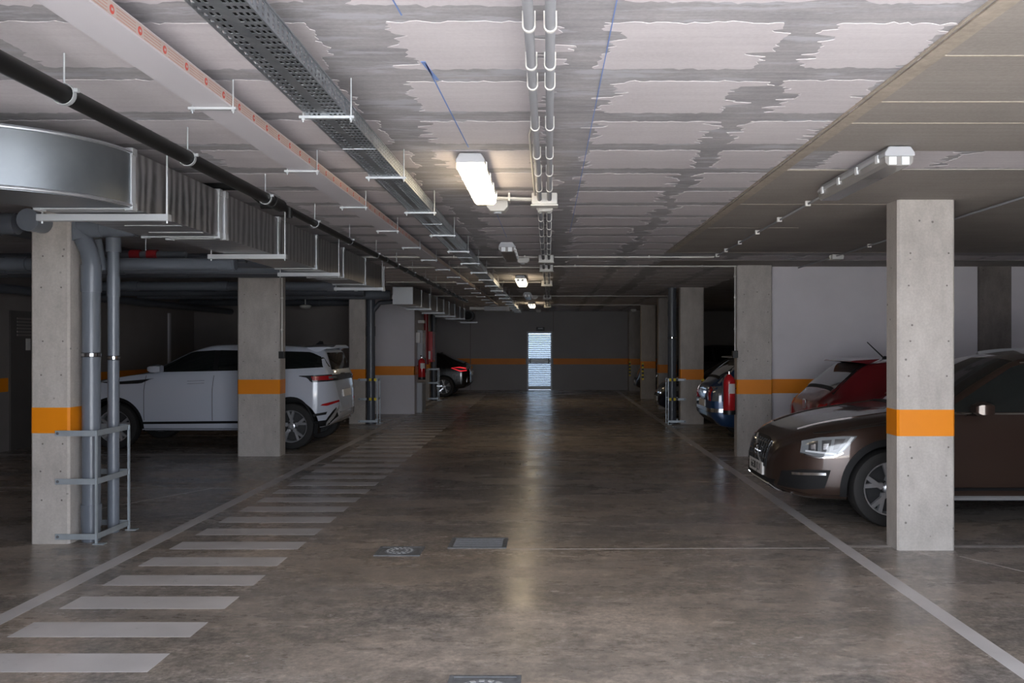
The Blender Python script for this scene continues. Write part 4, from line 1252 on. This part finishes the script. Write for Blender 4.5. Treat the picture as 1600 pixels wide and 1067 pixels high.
# ---- brown estate car, right bay
c = Car('brown estate car with a number plate, nose towards the aisle behind the tall column', (4.35, 8.70, 0), math.pi, 4.64,
        top=[(-2.32, .62), (-2.28, .86), (-2.14, 1.06), (-1.75, 1.43), (-1.2, 1.51), (-.45, 1.545), (.05, 1.49), (.5, 1.29), (.98, 1.03), (1.3, .985), (1.8, .90), (2.08, .815), (2.22, .74), (2.29, .64), (2.32, .54)],
        belt=[(-2.32, .60), (-2.2, .95), (-1.5, 1.04), (0, .97), (1.0, .945), (1.6, .86), (2.05, .74), (2.25, .64), (2.32, .50)],
        low=[(-2.32, .40), (-2.1, .27), (-1, .22), (1, .22), (2.0, .22), (2.2, .25), (2.32, .32)],
        wid=[(-2.32, .66), (-2.2, .80), (-1.8, .895), (-.5, .925), (1.3, .93), (1.75, .91), (2.05, .80), (2.2, .66), (2.28, .50), (2.32, .40)],
        wtop=[(-2.32, .5), (-1.75, .56), (-.8, .62), (.05, .61), (.5, .68), (1.0, .80), (1.7, .74), (2.1, .60), (2.32, .34)],
        paint='paint_brown', fa=1.37, ra=-1.40, wr=.335, arch=.385, track=.80)
c.arches('trim_black', .055)
c.both('side_window', [(.86, 1.0), (-.18, 1.0)], [(.80, 1.04), (.16, 1.40), (-.14, 1.445)], 'car_glass', nu=12, nv=4)
c.both('side_window', [(-.24, 1.0), (-1.12, 1.03)], [(-.21, 1.43), (-1.02, 1.42)], 'car_glass', nu=8, nv=4)
c.both('quarter_window', [(-1.20, 1.035), (-1.85, 1.08)], [(-1.12, 1.41), (-1.52, 1.36)], 'car_glass', nu=6, nv=3)
c.line('window_trim', [(.86, .985), (-.2, .988), (-1.2, 1.02), (-1.9, 1.06)], .014, 'chrome', off=.007)
c.line('window_trim', [(.10, 1.425), (-.2, 1.452), (-.9, 1.452), (-1.5, 1.39)], .010, 'chrome', off=.006)
c.patch('windscreen', 'T', [(.95, -.74), (.95, .74)], [(.14, -.565), (.14, .565)], 'car_glass', nu=12, nv=6)
c.patch('rear_window', 'T', [(-2.10, -.55), (-2.10, .55)], [(-1.80, -.46), (-1.80, .46)], 'car_glass', nu=8, nv=4)
for v_ in (1, -1):
    c.line('bonnet_crease', [(.98, v_ * .60), (1.6, v_ * .55), (2.05, v_ * .42)], .03, 'paint_brown', view='T', off=.008, nu=12)
    c.patch('roof_rail', 'T', [(-1.5, v_ * .545), (-.1, v_ * .575)], [(-1.5, v_ * .575), (-.1, v_ * .605)], 'silver_trim', nu=12, nv=1, off=.03)
c.patch('windscreen_cowl', 'T', [(1.02, -.66), (1.02, .66)], [(.93, -.66), (.93, .66)], 'trim_black', nu=10, nv=1)
# headlamps: lens, dark bowls, bright surround
c.both('headlamp', [(2.115, .635), (1.98, .605), (1.86, .62), (1.80, .645)], [(2.095, .735), (1.95, .775), (1.80, .79), (1.66, .795)], 'lamp_lens', nu=14, nv=5, off=.006)
for v_, sg in (('L', 1), ('R', -1)):
    hl = [o for o in c.root.children if o.name.startswith('headlamp')][0 if sg > 0 else 1]
    c.patch('lamp_bowl', v_, [(2.055, .645), (1.985, .635)], [(2.045, .725), (1.975, .745)], 'lamp_dark', nu=4, nv=4, off=.009, parent=hl)
    c.patch('lamp_bowl', v_, [(1.955, .632), (1.90, .64)], [(1.945, .748), (1.87, .758)], 'lamp_dark', nu=4, nv=4, off=.009, parent=hl)
    c.patch('lamp_bowl', v_, [(1.865, .67), (1.83, .68)], [(1.845, .765), (1.76, .77)], 'lamp_dark', nu=4, nv=4, off=.009, parent=hl)
    c.patch('lamp_reflector', v_, [(2.035, .665), (2.00, .66)], [(2.03, .705), (1.995, .715)], 'chrome', nu=3, nv=2, off=.012, parent=hl)
    c.patch('lamp_reflector', v_, [(1.94, .67), (1.91, .675)], [(1.935, .72), (1.895, .725)], 'chrome', nu=3, nv=2, off=.012, parent=hl)
    c.patch('lamp_marker', v_, [(1.83, .645), (1.795, .66)], [(1.715, .785), (1.685, .785)], 'lamp_white', nu=3, nv=5, off=.013, parent=hl)
    c.patch('lamp_marker', v_, [(2.075, .645), (1.84, .628)], [(2.072, .66), (1.84, .645)], 'lamp_white', nu=8, nv=1, off=.012, parent=hl)
    c.line('lamp_surround', [(2.11, .63), (1.98, .598), (1.86, .613), (1.785, .65)], .012, 'chrome', view=v_, off=.010)
    # lower bumper
    c.patch('fog_recess', v_, [(2.26, .315), (2.10, .31), (1.93, .335)], [(2.24, .455), (2.10, .49), (1.885, .495)], 'trim_black', nu=10, nv=3, off=.005)
    c.line('fog_strip', [(2.17, .445), (2.03, .455), (1.92, .46)], .022, 'chrome', view=v_, off=.014)
    c.line('front_lip', [(2.25, .275), (2.05, .245), (1.80, .25)], .05, 'trim_black', view=v_, off=.008)
c.patch('grille', 'F', [(-.36, .46), (-.2, .44), (.2, .44), (.36, .46)], [(-.33, .68), (-.2, .715), (.2, .715), (.33, .68)], 'trim_black', nu=12, nv=4, off=.008)
gr = [o for o in c.root.children if o.name.startswith('grille')][0]
for i in range(9):
    y = -.32 + i * .08
    c.line('grille_bar', [(y, .47), (y, .69)], .008, 'lamp_dark', view='F', off=.013, parent=gr)
for i in range(5):
    c.line('grille_bar', [(-.33, .48 + i * .045), (.33, .48 + i * .045)], .007, 'lamp_dark', view='F', off=.013, parent=gr, nu=12)
c.line('grille_slash', [(-.24, .70), (.24, .45)], .018, 'silver_trim', view='F', off=.018, parent=gr)
bp, _ = c.hit('F', 0, .575)
mb = MB(); mb.lathe([(.05, .018), (.066, .018), (.066, .03), (.05, .03)], (bp.x, 0, .575), 'x', 24, close=True); em = part('emblem_ring', mb, 'chrome', gr, True)
mb = MB(); mb.bar((bp.x + .025, .045, .62), (bp.x + .025, .075, .65), .012, .01); part('emblem_arrow', mb, 'chrome', gr)
c.patch('lower_grille', 'F', [(-.46, .30), (.46, .30)], [(-.50, .36), (.50, .36)], 'trim_black', nu=12, nv=2, off=.008)
c.plate('F', .425, '6638 JLV', .26, .058)
c.patch('skid_plate', 'F', [(-.45, .262), (.45, .262)], [(-.40, .31), (.40, .31)], 'silver_trim', nu=12, nv=2, off=.016)
for i in range(7):
    y = -.33 + i * .11
    c.line('skid_slot', [(y - .03, .272), (y + .03, .298)], .022, 'trim_black', view='F', off=.020)
for v_ in (1, -1):
    c.line('lip_strip', [(v_ * .40, .32), (v_ * .52, .28), (v_ * .66, .262)], .014, 'chrome', view='F', off=.014)
c.line('sill_cladding', [(.95, .29), (-.95, .29)], .12, 'trim_black', off=.012)
c.line('sill_strip', [(.93, .262), (-.95, .262)], .022, 'silver_trim', off=.026)
c.line('door_seam', [(.82, .33), (.90, .6), (.86, .93)], .007, 'seam_black', off=.002)
c.line('door_seam', [(-.2, .33), (-.2, .96)], .007, 'seam_black', off=.002)
c.line('door_seam', [(-1.0, .36), (-1.05, .6), (-1.2, .98)], .007, 'seam_black', off=.002)
c.line('bonnet_seam', [(1.0, .93), (1.5, .885), (1.98, .80)], .008, 'seam_black', off=.003)
c.handle(-.05, .86, 'paint_brown'); c.handle(-.98, .90, 'paint_brown')
c.mirror(.62, 1.04, .90, 'paint_brown')
c.line('mirror_strip', [(.72, .965), (.55, .965)], .012, 'chrome', off=.03)
c.both('tail_lamp', [(-2.24, .80), (-2.1, .80)], [(-2.2, 1.0), (-2.05, 1.03)], 'lamp_red', nu=5, nv=5)

# ---- white SUV, left bay
c = Car('white sports utility car with black lower trim, parked nose-in behind the wide column', (-5.205, 14.46, 0), math.pi, 4.37,
        top=[(-2.185, .58), (-2.16, .80), (-2.12, 1.02), (-2.06, 1.18), (-1.98, 1.33), (-1.86, 1.525), (-1.4, 1.575), (-.6, 1.615), (-.1, 1.60), (.22, 1.53), (.55, 1.38), (.95, 1.17), (1.25, 1.115), (1.7, 1.05), (2.0, .95), (2.12, .84), (2.185, .62)],
        belt=[(-2.185, .56), (-2.1, 1.0), (-1.9, 1.21), (-1.2, 1.20), (0, 1.165), (1.0, 1.115), (1.7, .98), (2.05, .84), (2.185, .58)],
        low=[(-2.185, .52), (-2.12, .42), (-1.9, .32), (-1.2, .27), (1.2, .27), (2.0, .30), (2.185, .42)],
        wid=[(-2.185, .40), (-2.15, .58), (-2.08, .73), (-1.95, .86), (-1.7, .93), (-.5, .945), (1.3, .945), (1.8, .90), (2.1, .74), (2.185, .60)],
        wtop=[(-2.185, .6), (-1.98, .64), (-1.8, .60), (-.8, .68), (.1, .66), (.5, .70), (1.0, .84), (1.7, .78), (2.1, .62), (2.185, .5)],
        paint='paint_white', fa=1.36, ra=-1.31, wr=.35, arch=.415, track=.82,
        xmap=lambda x: x if x > -1.4 else -1.4 + (x + 1.4) * .72)
c.arches('trim_black', .035, off=.010)
c.both('side_window', [(.92, 1.165), (-.12, 1.185)], [(.78, 1.20), (.26, 1.475), (-.10, 1.50)], 'car_glass', nu=12, nv=4)
c.both('side_window', [(-.12, 1.185), (-1.10, 1.21)], [(-.10, 1.50), (-1.06, 1.485)], 'trim_black', nu=8, nv=3, off=.003)
c.both('side_window', [(-.20, 1.19), (-1.06, 1.21)], [(-.18, 1.50), (-1.03, 1.485)], 'car_glass', nu=8, nv=4, off=.006)
c.both('quarter_window', [(-1.10, 1.21), (-2.0, 1.245)], [(-1.06, 1.485), (-1.60, 1.47), (-1.90, 1.38)], 'car_glass', nu=10, nv=4)
c.patch('windscreen', 'T', [(.92, -.70), (.92, .70)], [(.28, -.58), (.28, .58)], 'car_glass', nu=10, nv=6)
c.patch('rear_window', 'B', [(-.62, 1.20), (.62, 1.20)], [(-.54, 1.46), (.54, 1.46)], 'car_glass', nu=8, nv=4)
# roof spoiler
mb = MB()
pr = [(-1.46, 1.555, .60), (-1.68, 1.56, .61), (-1.86, 1.55, .56)]
for (x, z, w) in pr:
    mb.v += [(x, -w, z - .01), (x, -w * .6, z + .03), (x, w * .6, z + .03), (x, w, z - .01), (x, w * .95, z - .05 if x > -1.8 else z - .02), (x, -w * .95, z - .05 if x > -1.8 else z - .02)]
for i in range(2):
    for j in range(6):
        mb.f.append((i * 6 + j, i * 6 + (j + 1) % 6, (i + 1) * 6 + (j + 1) % 6, (i + 1) * 6 + j)); mb.m.append(0)
mb.f += [tuple(range(6)), tuple(range(12, 18))]; mb.m += [0, 0]
part('roof_spoiler', mb, 'paint_white', c.root, True)
for sd in (1, -1):
    mb = MB(); mb.prism([(-1.48, 1.54), (-1.84, 1.55), (-1.62, 1.46)], min(sd * .575, sd * .635), max(sd * .575, sd * .635), 'y')
    part('spoiler_fin', mb, 'paint_white', c.root)
mb = MB(); mb.prism([(-1.45, 1.585), (-1.58, 1.575), (-1.56, 1.64), (-1.52, 1.645)], -.02, .02, 'y'); part('antenna_fin', mb, 'trim_black', c.root)
c.both('tail_lamp', [(-1.45, 1.105), (-1.62, 1.085), (-1.70, 1.015), (-2.12, 1.03)], [(-1.45, 1.115), (-1.70, 1.12), (-2.0, 1.13), (-2.085, 1.135)], 'lamp_dark', nu=14, nv=3, off=.007)
c.both('tail_lens', [(-1.74, 1.045), (-2.08, 1.05)], [(-1.70, 1.10), (-2.05, 1.115)], 'lamp_red', nu=8, nv=2, off=.012)
c.both('tail_reflector', [(-2.02, 1.065), (-2.10, 1.065)], [(-2.01, 1.10), (-2.08, 1.10)], 'lamp_lens', nu=4, nv=1, off=.016)
c.patch('tail_panel', 'B', [(-.80, 1.03), (.80, 1.03)], [(-.78, 1.12), (.78, 1.12)], 'lamp_dark', nu=12, nv=2, off=.008)
c.both('rear_reflector', [(-1.88, .665), (-2.0, .655), (-2.16, .70)], [(-1.92, .685), (-2.02, .705), (-2.155, .73)], 'lamp_red', nu=8, nv=2, off=.010)
c.both('bumper_strip', [(-1.74, .50), (-1.98, .525)], [(-1.735, .535), (-2.0, .565)], 'trim_black', nu=6, nv=1, off=.008)
c.both('rear_valance', [(-1.73, .33), (-2.0, .36), (-2.15, .48)], [(-1.74, .42), (-1.98, .44), (-2.13, .62)], 'trim_black', nu=8, nv=2, off=.008)
c.both('rear_valance_edge', [(-1.96, .35), (-2.10, .47), (-2.16, .60)], [(-1.98, .40), (-2.09, .53), (-2.155, .64)], 'silver_trim', nu=8, nv=2, off=.012)
c.line('sill_strip', [(.92, .405), (-.88, .42)], .035, 'trim_black', off=.008)
c.line('sill_cladding', [(.93, .295), (-.90, .295)], .05, 'trim_black', off=.010)
c.both('wing_vent', [(1.58, 1.015), (1.30, .985), (.95, 1.0), (.82, 1.06)], [(1.58, 1.02), (1.25, 1.03), (.95, 1.055), (.76, 1.075)], 'trim_black', nu=12, nv=2, off=.006)
for x in (.90, -.13):
    c.line('door_seam', [(x, .44), (x, .9), (x - .02, 1.12)], .007, 'seam_black', off=.002)
c.line('door_seam', [(-.82, .45), (-.92, .75), (-1.12, 1.0), (-1.12, 1.18)], .007, 'seam_black', off=.002)
for x in (.25, -.80):
    c.line('door_handle_seam', [(x, .995), (x - .26, 1.005)], .004, 'seam_black', off=.002); c.line('door_handle_seam', [(x, 1.035), (x - .26, 1.045)], .004, 'seam_black', off=.002)
c.mirror(.70, 1.225, .92, 'paint_white', .13)
c.both('headlamp', [(2.08, .86), (1.75, .88)], [(2.03, .93), (1.68, .95)], 'lamp_dark', nu=6, nv=2)
c.patch('grille', 'F', [(-.5, .72), (.5, .72)], [(-.5, .84), (.5, .84)], 'trim_black', nu=8, nv=2)
c.plate('B', .82)
sb = MB(); sb.prism([(-1.66, .24), (-1.72, .24), (-1.725, .40), (-1.68, .40)], .76, .94, 'y'); part('mud_flap', sb, 'trim_black', c.root)

# ---- generic small hatchback used for the farther cars
def hatch(label, loc, rz, paint, L=4.06, H=1.44, W=.845, roof=None, tail='lamp_red', slope=0.0, kind='hatch'):
    h = L / 2; kz = H / 1.44
    c = Car(label, loc, rz, L,
        top=[(-h, .86 * kz), (-h + .03, .94 * kz), (-h + .10, 1.0 * kz), (-h + .30 + slope, 1.17 * kz), (-h + .60 + slope * 1.6, 1.375 * kz), (-h + 1.1 + slope * 1.2, 1.425 * kz), (-.3, 1.44 * kz), (.15, 1.39 * kz), (.55, 1.20 * kz), (.98, .965 * kz), (1.4, .90 * kz), (h - .20, .76 * kz), (h - .06, .64), (h, .50)],
        belt=[(-h, .80 * kz), (-h + .15, .93 * kz), (-h + .6, .96 * kz), (0, .91 * kz), (1.0, .87 * kz), (h - .3, .72), (h, .46)],
        low=[(-h, .42), (-h + .2, .26), (-1, .20), (1, .20), (h - .2, .21), (h, .28)],
        wid=[(-h, .64), (-h + .06, .76), (-h + .25, W - .03), (-.6, W), (1.0, W), (h - .45, W - .05), (h - .12, .62), (h, .45)],
        wtop=[(-h, .5), (-h + .3, .60), (-h + .7, .545), (-.2, .565), (.15, .56), (.95, W - .11), (h - .3, .62), (h, .36)],
        paint=paint, fa=h - .80, ra=-h + .78, wr=.31, arch=.355, track=W - .115)
    c.both('side_window', [(.72, .95 * kz), (-.22, .96 * kz)], [(.60, 1.0 * kz), (.06, 1.33 * kz), (-.18, 1.345 * kz)], 'car_glass', nu=10, nv=4)
    c.both('side_window', [(-.30, .96 * kz), (-h + .92, .99 * kz)], [(-.26, 1.345 * kz), (-h + 1.06 + slope * .8, 1.32 * kz)], 'car_glass', nu=8, nv=4)
    c.patch('windscreen', 'T', [(.93, -.60), (.93, .60)], [(.22, -.48), (.22, .48)], 'car_glass', nu=8, nv=5)
    c.patch('rear_window_frame', 'T', [(-h + .17, -.60), (-h + .17, .60)], [(-h + .60 + slope * 1.5, -.525), (-h + .60 + slope * 1.5, .525)], 'trim_black', nu=10, nv=6, off=.003)
    c.patch('rear_window', 'T', [(-h + .21, -.545), (-h + .21, .545)], [(-h + .55 + slope * 1.5, -.465), (-h + .55 + slope * 1.5, .465)], 'car_glass', nu=10, nv=6, off=.007)
    c.both('headlamp', [(h - .13, .58), (h - .50, .63)], [(h - .16, .67), (h - .60, .74)], 'lamp_lens', nu=8, nv=3)
    c.patch('grille', 'F', [(-.42, .36), (.42, .36)], [(-.40, .54), (.40, .54)], 'trim_black', nu=8, nv=3)
    c.plate('F', .42, None, .24, .05); c.plate('B', .62 if kind == 'hatch' else .70)
    c.line('sill_cladding', [(h - 1.25, .235), (-h + 1.2, .235)], .06, 'trim_black', off=.006)
    c.patch('rear_valance', 'B', [(-.62, .32), (.62, .32)], [(-.66, .44), (.66, .44)], 'trim_black', nu=8, nv=2)
    for x0 in (.80, -.25):
        c.line('door_seam', [(x0, .28), (x0 + .04, .6), (x0, .90 * kz)], .007, 'seam_black', off=.002)
    c.handle(-.12, .82 * kz, paint, .08)
    c.mirror(.52, 1.0 * kz, W - .03, paint, .09)
    return c, h, kz
c, h, kz = hatch('red hatchback with a whip antenna, rear end towards the aisle', (3.16 + 2.03, 11.08, 0), 0, 'paint_red')
c.both('tail_lamp', [(-h + .02, .70), (-h + .20, .68), (-h + .30, .76)], [(-h + .07, .90), (-h + .22, .92), (-h + .44, .875)], 'lamp_red', nu=8, nv=4, off=.007)
c.both('tail_lens', [(-h + .06, .80), (-h + .12, .80)], [(-h + .08, .86), (-h + .14, .86)], 'lamp_lens', nu=3, nv=2, off=.010)
c.patch('tail_lamp', 'B', [(-.74, .70), (-.55, .70)], [(-.70, .89), (-.52, .89)], 'lamp_red', nu=5, nv=4, off=.007)
c.patch('tail_lamp', 'B', [(.55, .70), (.74, .70)], [(.52, .89), (.70, .89)], 'lamp_red', nu=5, nv=4, off=.007)
mb = MB(); mb.prism([(-h + .62, 1.36), (-h + .40, 1.385), (-h + .42, 1.40), (-h + .75, 1.42)], -.52, .52, 'y'); part('roof_spoiler', mb, 'paint_red', c.root, bevel=.008)
mb = MB(); mb.tube([(-h + .98, 0, 1.43), (-h + .78, 0, 1.62)], [.010, .006], 8); part('antenna', mb, 'black_plastic', c.root, True)
mb = MB(); mb.lathe([(.001, .035), (.02, .03), (.04, .0)], (-h + 1.0, 0, 1.415), n=14); part('antenna_base', mb, 'black_plastic', c.root, True)
mb = MB(); mb.box(-h - .006, -h + .02, -.06, .06, .80, .92); part('badge', mb, 'chrome', c.root, bevel=.02)

c, h, kz = hatch('blue compact car with chrome rear bumper trim beside the extinguisher column', (2.60 + 1.91, 15.1, 0), 0, 'paint_blue', L=3.82, H=1.41, W=.83)
c.both('tail_lamp', [(-h + .03, .68), (-h + .16, .68)], [(-h + .06, .90), (-h + .18, .92)], 'lamp_lens', nu=5, nv=4, off=.009)
for s_ in (-1, 1):
    c.patch('tail_lamp', 'B', [(s_ * .52, .68), (s_ * .68, .68)], [(s_ * .50, .90), (s_ * .64, .90)], 'lamp_red', nu=5, nv=4, off=.009)
c.patch('bumper_trim', 'B', [(-.68, .50), (.68, .50)], [(-.68, .56), (.68, .56)], 'chrome', nu=12, nv=1, off=.02)
c.both('bumper_trim', [(-h + .02, .50), (-h + .40, .50)], [(-h + .02, .56), (-h + .40, .56)], 'chrome', nu=8, nv=1, off=.015)
mb = MB(); mb.prism([(-h + .72, 1.34), (-h + .40, 1.365), (-h + .42, 1.385), (-h + .75, 1.40)], -.50, .50, 'y'); part('roof_spoiler', mb, 'silver_trim', c.root, bevel=.008)
for s_ in (-1, 1):
    c.line('window_side_bar', [(-h + .15, s_ * .615), (-h + .55, s_ * .545)], .05, 'silver_trim', view='T', off=.010)  # grey slanted bars along both sides of the rear window
c.line('boot_handle', [(-.20, .80), (.20, .80)], .03, 'chrome', view='B', off=.02)

c, h, kz = hatch('dark navy car with its nose towards the aisle behind the taped downpipe', (2.36 + 2.1, 19.6, 0), math.pi, 'paint_navy', L=4.2, H=1.46, W=.88)
c.line('grille_strip', [(-.4, .55), (.4, .55)], .03, 'chrome', view='F', off=.012)
c.both('tail_lamp', [(-h + .05, .75), (-h + .3, .75)], [(-h + .08, .9), (-h + .34, .9)], 'lamp_red', nu=5, nv=3)

c, h, kz = hatch('grey car at the far right end, nose towards the aisle', (2.72 + 2.1, 28.2, 0), math.pi, 'paint_grey', L=4.2, H=1.58, W=.88)
c.both('tail_lamp', [(-h + .05, .75), (-h + .3, .75)], [(-h + .08, .9), (-h + .34, .9)], 'lamp_red', nu=5, nv=3)

c, h, kz = hatch('black car with glowing red tail lamp, rear towards the aisle far left', (-2.36 - 2.2, 27.7, 0), math.pi, 'paint_black', L=4.4, H=1.40, W=.90, slope=.22, kind='sedan')
for v_, fl_ in (('L', 1), ('R', -1)):
    c.line('tail_lamp', [(-h + .10, .80), (-h + .28, .78), (-h + .56, .88), (-h + .30, .89), (-h + .12, .86)], .035, 'lamp_red_lit', view=v_, off=.010, nu=16)
c.both('bumper_trim', [(-h + .04, .45), (-h + .02, .60)], [(-h + .10, .45), (-h + .08, .60)], 'chrome', nu=3, nv=2, off=.010)
c.both('badge', [(-h + .05, .84), (-h + .12, .84)], [(-h + .06, .95), (-h + .13, .95)], 'silver_trim', nu=3, nv=2, off=.010)
